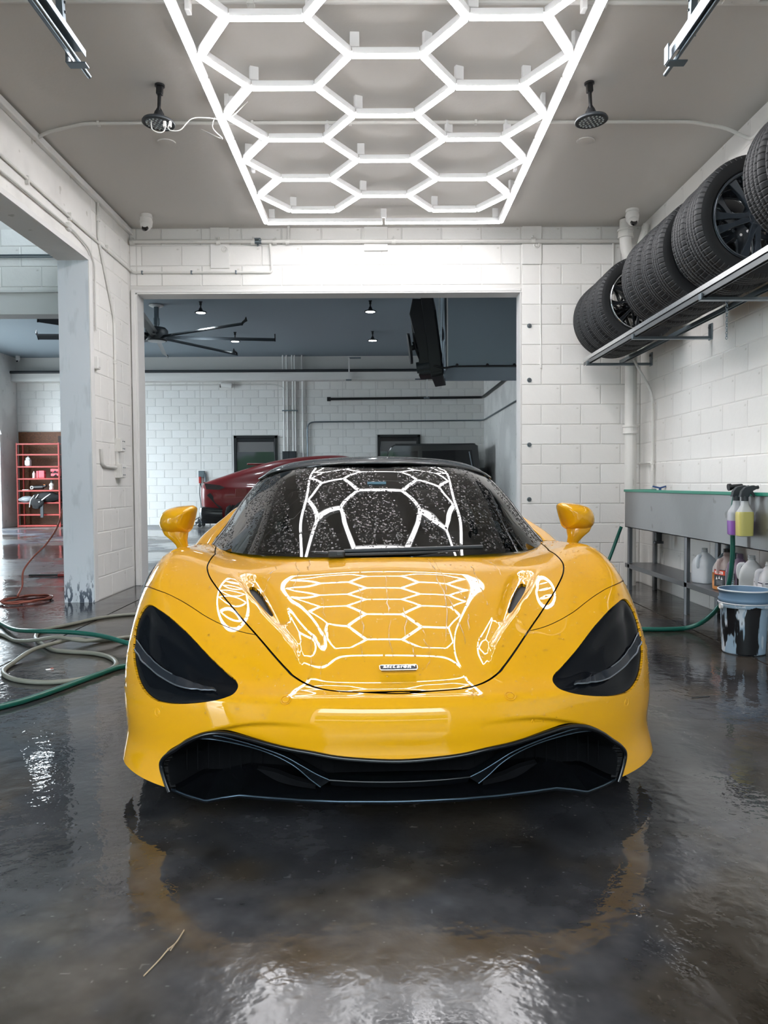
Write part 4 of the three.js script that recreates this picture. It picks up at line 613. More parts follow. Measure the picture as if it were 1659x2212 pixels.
  for (const s of [-1, 1]) { const t = skin(SD, 10, null, [s]), [, keep] = cut(t, (v) => (v.a > .9 ? wheelHole(v) : 1)), [d, q] = cut(keep, (v) => v.d - 2.85); part(carRoot, 'door', [soup(d)], P_.paint); part(carRoot, 'rear_fender', [soup(q)], P_.paint); }
  const FS = [[[.966, .66, 1.22], [.97, .64, 1.42], [.972, .63, 1.6], [.976, .62, 1.81]], [[.972, .5, 1.22], [.975, .48, 1.42], [.976, .48, 1.6], [.978, .48, 1.81]], [[.96, .12, 1.22], [.96, .12, 1.42], [.955, .12, 1.6], [.952, .12, 1.81]]]; FS.mirror = false;
  for (const s of [-1, 1]) { const [, k] = cut(skin(FS, 10, null, [s]), (v) => Math.hypot(v.d - 1.06, v.y - .34) - .40); part(carRoot, 'fender_side', [soup(k)], P_.paint); }
  const DK = [[[0, 1.06, 3.4], [.3, 1.02, 3.4], [.56, .94, 3.4]], [[0, .98, 3.9], [.3, .96, 3.9], [.58, .925, 3.9]], [[0, .90, 4.42], [.3, .89, 4.42], [.52, .88, 4.42]], [[0, .55, 4.54], [.4, .55, 4.53], [.8, .55, 4.45]], [[0, .2, 4.4], [.4, .2, 4.4], [.85, .22, 4.35]]];
  part(carRoot, 'engine_cover', [soup(skin(DK, 5))], P_.roof);
  // wheels
  const tyre = lathe([[.22, -.12], [.335, -.125], [.368, -.10], [.3735, 0], [.368, .10], [.335, .125], [.22, .12]], 40).rotateZ(Math.PI / 2), rimG = [lathe([[.225, -.11], [.205, -.08], [.2, .1], [.225, .12]], 40).rotateZ(Math.PI / 2), ...Array.from({ length: 10 }, (_, k) => bx(.07, .05, -.012, .09, .215, .012, .004).rotateX(k * .628)), cyl(.06, .06, .03, 20).rotateZ(1.5708).translate(.08, 0, 0)];
  for (const s of [-1, 1]) for (const [d, y, x] of [[1.06, .34, .845], [3.72, .34, .835]]) { const w = new THREE.Group(); w.name = 'wheel'; w.position.set(s * x, y, -d); w.rotation.y = s > 0 ? 0 : Math.PI; carRoot.add(w); part(w, 'tyre', [tyre], M.rubber); part(w, 'rim', rimG, M.darkSteel); }
  // mirrors on slender stalks
  for (const s of [-1, 1]) {
    const m = new THREE.Group(); m.name = 'door_mirror'; carRoot.add(m);
    const out = smooth2([[1.087, .838], [1.080, .878], [1.058, .905], [1.015, .921], [.955, .928], [.915, .928], [.903, .918], [.908, .88], [.918, .845], [.932, .805], [.945, .795], [.98, .79], [1.02, .787], [1.055, .795], [1.078, .812]], true, 4), c = [1.0, .862], pos = [], N = 9;
    const P = (q, k) => { const [x, y] = out[q % out.length], t = k / N, z = .115 * Math.sqrt(Math.max(0, 1 - t ** 2.2)); return V(s * (c[0] + (x - c[0]) * t), c[1] + (y - c[1]) * t, -1.64 + z - .05 * (x - 1) * 4 * t * .6); };
    for (let k = 0; k < N; k++) for (let q = 0; q < out.length; q++) for (const v of [P(q, k), P(q + 1, k), P(q + 1, k + 1), P(q, k), P(q + 1, k + 1), P(q, k + 1)]) pos.push(v.x, v.y, v.z);
    for (let q = 0; q < out.length; q++) { const a = P(q, N), b = P(q + 1, N), e = a.clone().setZ(a.z - .05).lerp(V(s * c[0], c[1], a.z - .05), .06), f = b.clone().setZ(b.z - .05).lerp(V(s * c[0], c[1], b.z - .05), .06); for (const v of [a, b, f, a, f, e]) pos.push(v.x, v.y, v.z); }
    const g = new THREE.BufferGeometry(); g.setAttribute('position', new THREE.Float32BufferAttribute(pos, 3)); part(m, 'mirror_shell', [smoothed(g)], P_.paint);
    part(m, 'mirror_glass', [extrude(out.map(([x, y]) => [s * (c[0] + (x - c[0]) * .93), c[1] + (y - c[1]) * .93]), .004).translate(0, 0, -1.69)], M.chrome);
    const st = [[1.035, .81, 1.62, .066], [1.028, .785, 1.61, .058], [1.012, .76, 1.60, .040], [1.0, .735, 1.605, .030], [.988, .712, 1.61, .034], [.972, .69, 1.62, .055]], ring = [];
    const sp = [], K = 14; st.forEach(([x, y, d, w], i) => { for (let k = 0; k <= K; k++) { const a = k / K * 6.2832; ring.push(V(s * (x - .03) + Math.cos(a) * w, y, -d + Math.sin(a) * w * .7)); } if (i) for (let k = 0; k < K; k++) { const o = (i - 1) * (K + 1) + k; for (const q of [o, o + 1, o + K + 2, o, o + K + 2, o + K + 1]) sp.push(ring[q].x, ring[q].y, ring[q].z); } });
    const sg = new THREE.BufferGeometry(); sg.setAttribute('position', new THREE.Float32BufferAttribute(sp, 3)); part(m, 'mirror_stalk', [smoothed(sg)], P_.paint);
  }
  // wiper, cowl
  part(carRoot, 'cowl', [soup(skin([[[0, .712, .93], [.3, .714, .98], [.55, .716, 1.15], [.72, .718, 1.38], [.81, .72, 1.62]], [[0, .705, 1.08], [.3, .706, 1.13], [.55, .71, 1.30], [.70, .712, 1.5], [.78, .715, 1.74]]], 8))], M.blackMatte);
  const wp = new THREE.Group(); wp.name = 'wiper'; carRoot.add(wp);
  part(wp, 'wiper_arm', [sweep([[-.20, .738, -.955], [-.05, .740, -.955], [.12, .742, -.965], [.3, .744, -1.0]].map((p) => V(...p)), .007, 8), bx(-.235, .728, -.97, -.165, .757, -.935, .008)], M.black);
  part(wp, 'wiper_blade', [sweep([[-.17, .752, -.975], [.0, .756, -.975], [.2, .758, -.99], [.42, .758, -1.055]].map((p) => V(...p)), .009, 8)], M.charcoal);
  part(wp, 'wiper_tag', [bx(-.20, .738, -.938, -.175, .754, -.932, .003)], M.charcoal);
  part(carRoot, 'second_wiper', [sweep([[-.62, .748, -1.24], [-.5, .745, -1.12], [-.33, .744, -1.02], [-.2, .742, -.97]].map((p) => V(...p)), .008, 8)], M.black);
  // cabin
  const cab = std({ color: lin(.018, .02, .022), roughness: .7 }), seatM = std({ color: lin(.03, .032, .036), roughness: .6 });
  part(carRoot, 'dashboard', [soup(skin([[[0, .71, 1.12], [.35, .71, 1.2], [.70, .71, 1.6]], [[0, .78, 1.36], [.35, .79, 1.42], [.70, .77, 1.75]], [[0, .74, 1.7], [.35, .74, 1.72], [.70, .72, 1.95]], [[0, .4, 1.75], [.35, .4, 1.78], [.72, .4, 2.0]]], 5))], cab);
  part(carRoot, 'steering_wheel', [new THREE.TorusGeometry(.17, .016, 10, 36).rotateX(-.35).translate(.34, .76, -1.82), bar([.19, .76, -1.83], [.49, .76, -1.83], .03), sphere(.05, .34, .755, -1.83, 1, 1, .4)], cab);
  for (const s of [-1, 1]) { const st = part(carRoot, 'seat', [bx(s * .36 - .22, .3, -2.75, s * .36 + .22, .42, -2.2, .06), bx(-.2, 0, -.07, .2, .66, .07, .06).rotateX(-.35).translate(s * .36, .36, -2.66)], seatM); part(st, 'headrest', [bx(s * .36 - .12, .92, -2.98, s * .36 + .12, 1.05, -2.86, .05)], seatM); }
  part(carRoot, 'cabin_floor', [bx(-.74, .28, -3.1, .74, .31, -1.6), bx(-.62, .3, -3.12, .62, 1.0, -3.08), bx(-.12, .3, -2.9, .12, .5, -1.9, .03)], cab);
  part(carRoot, 'interior_mirror', [bx(-.1, .0, -.02, .1, .055, .02, .015).translate(.0, 1.035, -1.72), rod([0, 1.08, -1.72], [0, 1.125, -1.76], .01)], M.black);
  part(carRoot, 'windscreen_sticker', [bx(-.06, 1.015, -1.515, .03, 1.04, -1.505)], std({ color: lin(.14, .28, .36), roughness: .5 }), 'small blue windscreen sensor panel');
  // water: beads on skin and glass, thin runs on the hood
  const bead = new THREE.SphereGeometry(1, 8, 5, 0, 6.2832, 0, 1.57), beadM = P_.water;
  const scatter = (tris, n, r0, r1, name, ok, m) => {
    const area = [], A = V(), B = V(); let tot = 0; for (const t of tris) { A.subVectors(t[1].p, t[0].p); B.subVectors(t[2].p, t[0].p); tot += A.cross(B).length(); area.push(tot); }
    const inst = new THREE.InstancedMesh(bead, m, n), M4 = new THREE.Matrix4(), Q = new THREE.Quaternion(); let c = 0;
    for (let k = 0; k < n * 6 && c < n; k++) { const x = rnd() * tot; let lo = 0, hi = area.length - 1; while (lo < hi) { const mid = (lo + hi) >> 1; area[mid] < x ? (lo = mid + 1) : (hi = mid); }
      const t = tris[lo]; let u = rnd(), v = rnd(); if (u + v > 1) { u = 1 - u; v = 1 - v; } const p = t[0].p.clone().addScaledVector(t[1].p.clone().sub(t[0].p), u).addScaledVector(t[2].p.clone().sub(t[0].p), v); if (!ok(p)) continue;
      const nn = t[0].n.clone(); if (nn.y < 0) nn.negate(); Q.setFromUnitVectors(V(0, 1, 0), nn); const r = r0 + (r1 - r0) * rnd() ** 2.5; M4.compose(p, Q, V(r * (.8 + .5 * rnd()), r * .42, r * (.9 + .8 * rnd()))); inst.setMatrixAt(c++, M4); }
    inst.count = c; inst.name = name; inst.userData.kind = 'stuff'; carRoot.add(inst);
  };
  scatter([...hood2, ...fenderT, ...bumperT], 3400, .0010, .0040, 'water_beads', (p) => p.y > .3 && fbm(p.x * .5 + .5, -p.z * .5, 9, 2, 4) > .38, beadM);
  scatter(wsT, 9000, .0013, .0052, 'glass_water_beads', (p) => p.y > .74 && fbm(p.x * 2 + 2.5 + p.y * .8, .3 + p.y * .35, 7, 3, 14) > .44, beadM);
  scatter(skin(RF, 4), 1500, .0012, .004, 'roof_water_beads', () => true, beadM);
  const topY = (x, d) => { let best = 1e9, r = .6; for (const t of hood2) { const v = t[0], q = (v.p.x - x) ** 2 + (v.d - d) ** 2; if (q < best) { best = q; r = v.p.y; } } return r; };
  const runs = [];
  for (const [x, d0, d1] of [[-.36, .95, .62], [-.30, 1.0, .8], [-.12, .62, .2], [.0, .72, .18], [.04, .45, .2], [.16, 1.05, .3], [.20, .95, .28], [-.24, .55, .17], [-.28, .35, .16], [.33, .85, .5], [.40, 1.0, .75], [.26, .6, .35], [-.45, .9, .6], [.1, .35, .17]]) { const L = []; let xx = x; for (let k = 0; k <= 16; k++) { const d = d0 + (d1 - d0) * k / 16; xx += (rnd() - .5) * .016; L.push(V(xx, topY(xx, d) + .0004, -d)); } runs.push(sweep(new THREE.CatmullRomCurve3(L).getPoints(40), (t) => .0016 + .001 * Math.sin(t * 30) * .5, 5)); }
  part(carRoot, 'water_runs', runs, P_.water).userData.kind = 'stuff';
}
// ---------- tyre rack on the right wall ----------
{
  const R = .37, tread = tex(256, (u, v) => { const a = Math.abs(((v * 22 + .5) % 1) - .5), e = Math.abs(u - .5); return e > .2 ? (a < .09 ? .15 : .8) : (((v * 44 + u * 3) % 1) < .14 ? .35 : .8); }, false, 1); tread.repeat.set(1, 1);
  const rubberT = std({ color: lin(.009, .0105, .013), roughness: .6, bumpMap: tread, bumpScale: .006 });
  function treadGeo(w) { // profile across the tread with round-about grooves; u = across, v = around
    const h = w / 2, prof = [[R - .026, -h], [R - .008, -h + .012], [R - .002, -h + .028]]; for (const g of [-.55, -.2, .2, .55]) { const x = g * h; prof.push([R, x - .008], [R - .009, x - .005], [R - .009, x + .005], [R, x + .008]); } prof.push([R - .002, h - .028], [R - .008, h - .012], [R - .026, h]);
    const g = lathe(prof.map(([a, b]) => [a, b]), 72), uv = g.attributes.uv; for (let i = 0; i < uv.count; i++) uv.setXY(i, uv.getY(i), uv.getX(i) * 3); return g.rotateX(Math.PI / 2); }
  const sideGeo = (w) => { const h = w / 2; return [lathe([[R - .026, h], [R - .05, h + .006], [R - .085, h + .004], [R - .10, h - .012], [R - .105, h - .03]], 64).rotateX(Math.PI / 2), lathe([[R - .026, -h], [R - .05, -h - .006], [R - .085, -h - .004], [R - .10, -h + .012], [R - .105, -h + .03]], 64).rotateX(Math.PI / 2)]; };
  const rr = R - .102;
  const barrel = (w) => [lathe([[rr + .004, w / 2 - .004], [rr - .008, w / 2 + .002], [rr - .018, w / 2 - .02], [rr - .03, 0], [rr - .02, -w / 2 + .02], [rr + .004, -w / 2 + .004]], 56).rotateX(Math.PI / 2)];
  const spokes = (n, pair, wd, w) => { const out = []; for (let k = 0; k < n; k++) for (const p of pair) out.push(extrude([[-wd * .7, .05], [wd * .7, .05], [wd * .5, rr * .6], [wd, rr - .02], [-wd, rr - .02], [-wd * .5, rr * .6]], .022, .004).translate(0, 0, w / 2 - .04).rotateZ(k / n * 6.2832 + p)); out.push(cyl(.062, .07, .05, 24).rotateX(Math.PI / 2).translate(0, 0, w / 2 - .04)); return out; };
  const rimA = phy({ color: lin(.06, .075, .095), roughness: .25, metalness: .5, clearcoat: .6 }), rimB = phy({ color: lin(.012, .014, .017), roughness: .2, clearcoat: .8 });
  function tyre(w, rimM, n, pair, wd, edgeM, label) {
    const t = thing('tyre', label, 'tyre', [0, 0, 0], 0, 'tyres on the wall rack');
    part(t, 'tread', [treadGeo(w)], rubberT); part(t, 'sidewall', sideGeo(w), M.rubber);
    const r = part(t, 'rim', barrel(w), rimM); part(r, 'rim_edge', [new THREE.TorusGeometry(rr - .004, .005, 8, 64).translate(0, 0, w / 2 + .002)], edgeM);
    part(t, 'spokes', spokes(n, pair, wd, w), rimM);
    const nuts = []; for (let k = 0; k < 5; k++) nuts.push(cyl(.009, .009, .02, 8).rotateX(1.5708).translate(.04 * Math.cos(k * 1.2566), .04 * Math.sin(k * 1.2566), w / 2 - .01)); part(r, 'wheel_nuts', nuts, M.chrome);
    return t;
  }
  const A = tyre(.215, rimB, 10, [0], .013, M.chrome, 'tyre at the far end of the rack, first from the drain pipe'); // thin bright edge
  const B = tyre(.19, rimB, 7, [-.12, .12], .010, M.galv, 'first tyre of the middle group of four, beside the gap');
  const C = tyre(.215, rimA, 5, [-.17, .17], .022, rimA, 'tyre with dark grey twin-spoke wheel facing the camera');
  const Y = 2.602, put = (t, x, y, z, turn, roll) => { t.position.set(x, y, -z); t.rotation.set(0, turn * .3, roll); };
  put(A, 2.25, Y, 7.44, .02, .3);
  [[7.21, 'second tyre from the far end of the rack'], [6.98, 'third tyre from the far end of the rack'], [6.75, 'fourth tyre from the far end, its bright thin wheel edge showing']].forEach(([z, l], k) => put(copyOf(A, l), 2.25, Y + .004 * k - .004, z, .01 * k, 1 + k));
  put(B, 2.25, Y, 5.955, 0, .2);
  [[5.747, 'second tyre of the middle group of four'], [5.539, 'third tyre of the middle group of four'], [5.331, 'nearest tyre of the middle group, its black wheel with bright edge showing']].forEach(([z, l], k) => put(copyOf(B, l), 2.25 + .004 * k, Y + .003, z, .015 * k - .01, .5 + k));
  put(C, 2.25, Y + .004, 4.70, -.02, 1.5708 + .17);
  put(copyOf(C, 'tyre close behind the one with the twin-spoke wheel'), 2.255, Y, 4.93, .01, .8);
  put(copyOf(C, 'big tread at the upper right edge of the photo'), 2.25, Y, 3.94, .02, 2.2);
  put(copyOf(C, 'tyre nearest the camera on the rack, mostly out of the frame'), 2.25, Y, 3.705, 0, .1);
  const k = thing('tyre_rack', 'galvanised wall rack of two long rails under the row of tyres', 'rack', [XR, 2.2, -5.4]);
  const rail = (x, y, z0, z1) => [extrude([[-.016, .016], [-.016, -.016], [-.012, -.016], [-.012, .012], [.012, .012], [.012, -.016], [.016, -.016], [.016, .016]], z1 - z0, 0).translate(x - XR, y - 2.2, -z1 + 5.4)];
  part(k, 'front_rail', [...rail(2.052, 2.252, 2.6, 7.74)], std({ color: lin(.72, .74, .76), roughness: .25, metalness: 1 }), 'bright front rail');
  part(k, 'front_rail_lower', rail(2.06, 2.215, 2.6, 7.74), M.darkSteel);
  part(k, 'back_rail', rail(2.42, 2.235, 2.6, 7.74), M.galv);
  for (const z of [7.58, 6.22, 4.91, 3.6]) {
    const b = part(k, 'bracket_arm', [bx(2.03 - XR, -.02, -z + 5.385, -.004, .004, -z + 5.389), bx(2.03 - XR, -.024, -z + 5.385, -.004, -.018, -z + 5.43), bx(2.03 - XR, -.022, -z + 5.385, 2.04 - XR, .02, -z + 5.43)], M.galv);
    part(b, 'wall_plate', [bx(-.012, -.03, -z + 5.37, -.001, .10, -z + 5.44, .003)], M.galv); part(b, 'bolt', [cyl(.012, .012, .016, 6).rotateZ(1.57).translate(-.016, .07, -z + 5.405)], M.darkSteel);
  }
  part(k, 'hanging_chain', Array.from({ length: 15 }, (_, q) => new THREE.TorusGeometry(.010, .0028, 6, 10).scale(.7, 1, 1).rotateY(q % 2 * 1.57).translate(2.21 - XR, -.03 - q * .016, .48)), M.galv, 'short chain hanging from the rack');
}
// ---------- wash trough ----------
const SX = 2.36;
{
  const ss_ = std({ color: lin(.30, .30, .30), roughness: .42, metalness: .85, map: grime, bumpMap: paintBump, bumpScale: .0006 }), t = thing('wash_trough', 'long grey metal wash trough with a green edged rim along the right wall', 'sink', [SX, 0, -5.8]);
  const z0 = -1.6, z1 = 1.6, w = XR - SX - .01, yb = .60, yt = .95; // local: x 0..w towards the wall, z0 far end
  part(t, 'basin', [bx(0, yb, z0, .006, yt, z1), bx(0, yb, z0, w, yt, z0 + .006), bx(0, yb, z1 - .006, w, yt, z1), bx(w - .006, yb, z0, w, yt, z1), bx(0, yb, z0, w, yb + .006, z1)], ss_);
  const green = std({ color: lin(.02, .22, .15), roughness: .42 });
  part(t, 'green_rim', [bx(-.012, yt - .012, z0 - .012, .018, yt + .012, z1, .006), bx(-.012, yt - .012, z0 - .012, w, yt + .012, z0 + .014, .006)], green, 'green rubber edging');
  const shelfM = std({ color: lin(.15, .155, .165), roughness: .3, metalness: .6, map: grime });
  part(t, 'lower_shelf', [bx(.0, .212, z0, w, .254, z1, .004)], shelfM);
  const legM = std({ color: lin(.22, .235, .255), roughness: .4, metalness: .7 });
  for (const z of [-1.5, -.13, 1.25]) for (const [x, tt] of [[.0, 0], [w - .06, 1]]) part(t, 'leg', [bx(x, 0, z - .022, x + .045, yb, z - .016), bx(x, 0, z - .022, x + .006, yb, z + .028)], legM);
  part(t, 'drain_stub', [cyl(.03, .03, .12, 14).translate(.18, .55, -1.2), cyl(.045, .045, .02, 14).translate(.18, .48, -1.2)], M.charcoal);
  part(t, 'blue_tap', [bar([.20, yt + .04, -1.42], [.26, yt + .025, -1.39], .014), bar([.26, yt + .025, -1.39], [.305, yt + .04, -1.36], .014), cyl(.012, .012, .05, 10).translate(.26, yt + .005, -1.39)], std({ color: lin(.02, .07, .22), roughness: .4 }), 'small blue tap handle');
}
// jugs on the lower shelf
const milky = (r, g, b, t = .62) => phy({ color: lin(r, g, b), transmission: t, thickness: 0, roughness: .45 });
function jug(x, z, turn, label, { body = milky(.86, .91, .95, .45), h = .265, w = .15, liquid, label3, cap, capM } = {}) {
  const t = thing('jug', label, 'jug', [x, .2545, z], turn, 'plastic jugs under the wash trough'), a = w / 2, prof = (s, k) => { const P = []; for (let q = 0; q < 24; q++) { const an = q / 24 * 6.2832, c = Math.cos(an), n = Math.sin(an), e = k; P.push([a * s * Math.sign(c) * Math.abs(c) ** e, a * s * Math.sign(n) * Math.abs(n) ** e]); } return P; };
  const rings = [[0, .86, .35], [.008, .97, .35], [.05, 1, .35], [.13, 1, .35], [.155, .99, .4], [.185, .88, .55], [.212, .62, .8], [.232, .34, 1], [.24, .26, 1], [.262, .25, 1]].map(([y, s, k]) => [y / .265 * h, prof(s, k)]);
  const wall = (list, cap0, cap1) => { const pos = [], n = 24, v = (r, q) => [r[1][q % n][0], r[0], r[1][q % n][1]]; for (let i = 0; i < list.length - 1; i++) for (let q = 0; q < n; q++) { const A = v(list[i], q), B = v(list[i], q + 1), C = v(list[i + 1], q + 1), D = v(list[i + 1], q); for (const p of [A, C, B, A, D, C]) pos.push(...p); }
    for (const [r, on] of [[list[0], cap0], [list[list.length - 1], cap1]]) if (on) for (let q = 0; q < n; q++) pos.push(0, r[0], 0, ...v(r, q), ...v(r, q + 1)); const g = new THREE.BufferGeometry(); g.setAttribute('position', new THREE.Float32BufferAttribute(pos, 3)); return smoothed(g); };
  part(t, 'jug_body', [wall(rings, true, false)], body);
  part(t, 'jug_handle', [tube([[-a * .55, h * .80, 0], [-a * .95, h * .78, 0], [-a * 1.06, h * .66, 0], [-a * 1.0, h * .5, 0], [-a * .9, h * .46, 0]], .0135, 24, 8)], body);
  part(t, 'jug_neck', [cyl(.021, .023, .03, 20, true).translate(0, h - .012, 0), new THREE.TorusGeometry(.022, .003, 6, 20).rotateX(1.57).translate(0, h - .02, 0)], body);
  if (liquid) part(t, 'liquid', [wall([[-.0004, prof(.87, .35)], [.008, prof(.985, .35)], [.05 * h / .265, prof(1.012, .35)], [liquid[0], prof(1.012, .35)]].filter(([y]) => y <= liquid[0]), true, true)], phy({ color: lin(...liquid[1]), roughness: .3 }), 'coloured liquid');
  if (cap) part(t, 'jug_cap', [cyl(.026, .026, .022, 20).translate(0, h + .008, 0)], capM ?? M.black);
  if (label3) part(t, 'jug_label', [bx(-a * .84, .03, a * .985, a * .84, h * .55, a * 1.03, .003), bx(-a * 1.03, .03, -a * .5, -a * .985, h * .55, a * .84, .003)], std({ color: 0xffffff, map: label3, roughness: .45 }), 'printed label');
  return t;
}
const lab = (bg, draw) => canvasTex(256, 256, (c) => { c.fillStyle = bg; c.fillRect(0, 0, 256, 256); draw(c); });
const labA = lab('#15171a', (c) => { c.fillStyle = '#d8431e'; c.fillRect(0, 10, 256, 70); c.fillStyle = '#f4efe8'; c.fillRect(20, 26, 190, 40); c.fillStyle = '#d8431e'; for (let k = 0; k < 6; k++) c.fillRect(38 + k * 26, 36 + (k % 3) * 3, 16, 20 - (k % 2) * 5); c.fillStyle = '#e6e6e6'; for (const [x, y] of [[60, 130], [120, 118], [180, 128]]) { c.beginPath(); c.moveTo(x - 24, y + 24); c.lineTo(x, y - 26); c.lineTo(x + 22, y + 24); c.fill(); } c.fillStyle = '#8b9096'; for (let k = 0; k < 4; k++) c.fillRect(50, 170 + k * 18, 150, 6); });
const labB = lab('#15181c', (c) => { c.fillStyle = '#7d2e3a'; c.fillRect(20, 26, 150, 8); c.fillStyle = '#d9cfae'; c.beginPath(); c.ellipse(70, 140, 34, 46, 0, 0, 7); c.fill(); c.fillStyle = '#3f7f8c'; for (let k = 0; k < 5; k++) c.fillRect(140, 70 + k * 30, 90, 10); });
const labC = lab('#e8e6ea', (c) => { c.fillStyle = '#2a2540'; c.fillRect(0, 6, 256, 14); c.fillStyle = '#35324a'; c.fillRect(150, 70, 60, 40); c.fillStyle = '#555'; c.fillRect(110, 150, 110, 16); c.fillRect(110, 180, 80, 10); });
const labD = lab('#101214', (c) => { c.fillStyle = '#b8475a'; c.fillRect(120, 30, 110, 40); c.fillStyle = '#9aa'; for (let k = 0; k < 4; k++) c.fillRect(120, 110 + k * 28, 100, 10); });
jug(2.485, -5.87, .5, 'empty milky white jug beside the trough leg');
jug(2.585, -5.68, 2.2, 'blue grey jug with a dark label behind the orange jug', { body: milky(.28, .40, .48), label3: labD, h: .30 });
jug(2.475, -5.47, .35, 'jug of orange liquid with a black and orange label', { body: milky(.78, .70, .68), liquid: [.125, [.72, .30, .09]], label3: labA, cap: 1, h: .275 });
jug(2.475, -5.27, .1, 'purple jug with a black label behind the green hose', { body: milky(.45, .34, .48), label3: labB, liquid: [.03, [.25, .05, .14]], h: .275 });
jug(2.455, -5.06, -.5, 'tall white jug with a little yellowish liquid left of the bucket', { body: milky(.90, .92, .94, .45), liquid: [.025, [.75, .68, .32]], h: .285 });
jug(2.588, -4.965, .0, 'clear jug with a white label behind the bucket', { body: milky(.70, .74, .78), label3: labC, h: .28 });
jug(2.44, -4.80, 0, 'white jug with a white and purple label just above the bucket', { body: milky(.92, .92, .95, .45), label3: labC, h: .27 });
// trigger spray bottles hung over the rim
function sprayer(z, label, liq, col, lean) {
  const t = thing('spray_bottle', label, 'spray bottle', [SX - .072, .685, z], 0, 'trigger bottles on the trough rim');
  const sq = (list) => { const pos = [], n = 28, pt = ([y, w], q) => { const a = q / n * 6.2832, c = Math.cos(a), s = Math.sin(a); return [w * Math.sign(c) * Math.abs(c) ** .55, y, w * .9 * Math.sign(s) * Math.abs(s) ** .55]; }; for (let i = 0; i < list.length - 1; i++) for (let q = 0; q < n; q++) { const A = pt(list[i], q), B = pt(list[i], q + 1), C = pt(list[i + 1], q + 1), D = pt(list[i + 1], q); for (const p of [A, C, B, A, D, C]) pos.push(...p); } for (let q = 0; q < n; q++) pos.push(0, list[0][0], 0, ...pt(list[0], q), ...pt(list[0], q + 1)); const g = new THREE.BufferGeometry(); g.setAttribute('position', new THREE.Float32BufferAttribute(pos, 3)); return smoothed(g); };
  part(t, 'bottle_body', [sq([[0, .036], [.006, .045], [.14, .048], [.155, .044], [.175, .032], [.20, .021], [.225, .018]])], milky(.85, .87, .90));
  part(t, 'liquid', [sq([[.0025, .037], [.006, .0464], [.14, .0486], [Math.max(.141, liq), liq > .14 ? .0460 : .0486]].filter(([y]) => y <= liq).concat(liq < .14 ? [[liq, .0485]] : [])), cyl(.044, .044, .001, 20).translate(0, liq, 0)], phy({ color: lin(...col), roughness: .3 }), 'coloured liquid');
  part(t, 'collar', [cyl(.021, .021, .03, 20).translate(0, .238, 0)], M.charcoal);
  const h = part(t, 'trigger_head', [extrude([[-.03, .252], [.02, .252], [.03, .28], [.062, .298], [.07, .312], [.05, .318], [.0, .308], [-.022, .285]], .024, .003).translate(0, 0, -.012), rod([.06, .305, 0], [.085, .31, 0], .011, 10)], M.charcoal); part(h, 'trigger', [extrude([[.032, .28], [.045, .285], [.062, .255], [.058, .25], [.04, .268]], .014, .002).translate(0, 0, -.007)], M.charcoal);
  t.rotation.z = 0; t.rotation.y = lean; return t;
}
sprayer(-4.93, 'spray bottle with purple liquid hung on the trough rim behind the yellow one', .095, [.26, .10, .42], .1);
sprayer(-4.815, 'spray bottle full of yellow liquid hung on the trough rim', .155, [.62, .56, .18], .0);
{ // buckets
  const t = thing('bucket', 'paint spattered bucket set in another at the right edge under the trough', 'bucket', [2.19, 0, -4.60]);
  const splat = tex(512, (u, v) => { const a = fbm(u, v, 6, 5, 401), b = fbm(u, v, 14, 4, 411), c = ss(.58, .61, a) * ss(.12, .2, v), w = ss(.60, .63, b); return [.62 - .56 * c + .2 * w * (1 - c), .72 - .65 * c + .14 * w * (1 - c), .80 - .71 * c + .1 * w * (1 - c)]; }, true, 1); splat.repeat.set(2, 1);
  const bm = std({ map: splat, roughness: .5 });
  part(t, 'outer_bucket', [lathe([[0, .0], [.118, .0], [.122, .01], [.134, .28], [.144, .28], [.146, .30], [.137, .305], [.130, .28], [.118, .012]], 48)], bm);
  part(t, 'inner_bucket', [lathe([[.130, .25], [.137, .31], [.146, .312], [.147, .33], [.139, .335], [.143, .372], [.150, .374], [.150, .384], [.142, .385], [.134, .30], [.115, .06], [0, .05]], 48)], std({ color: lin(.16, .27, .40), roughness: .4 }));
  part(t, 'rim', [new THREE.TorusGeometry(.147, .005, 8, 56).rotateX(1.5708).translate(0, .382, 0), new THREE.TorusGeometry(.146, .004, 8, 56).rotateX(1.5708).translate(0, .305, 0)], std({ color: lin(.68, .72, .76), roughness: .35 }));
  part(t, 'handle_ear', [cyl(.016, .016, .014, 14).rotateZ(1.57).translate(-.150, .285, .02)], M.white);
}
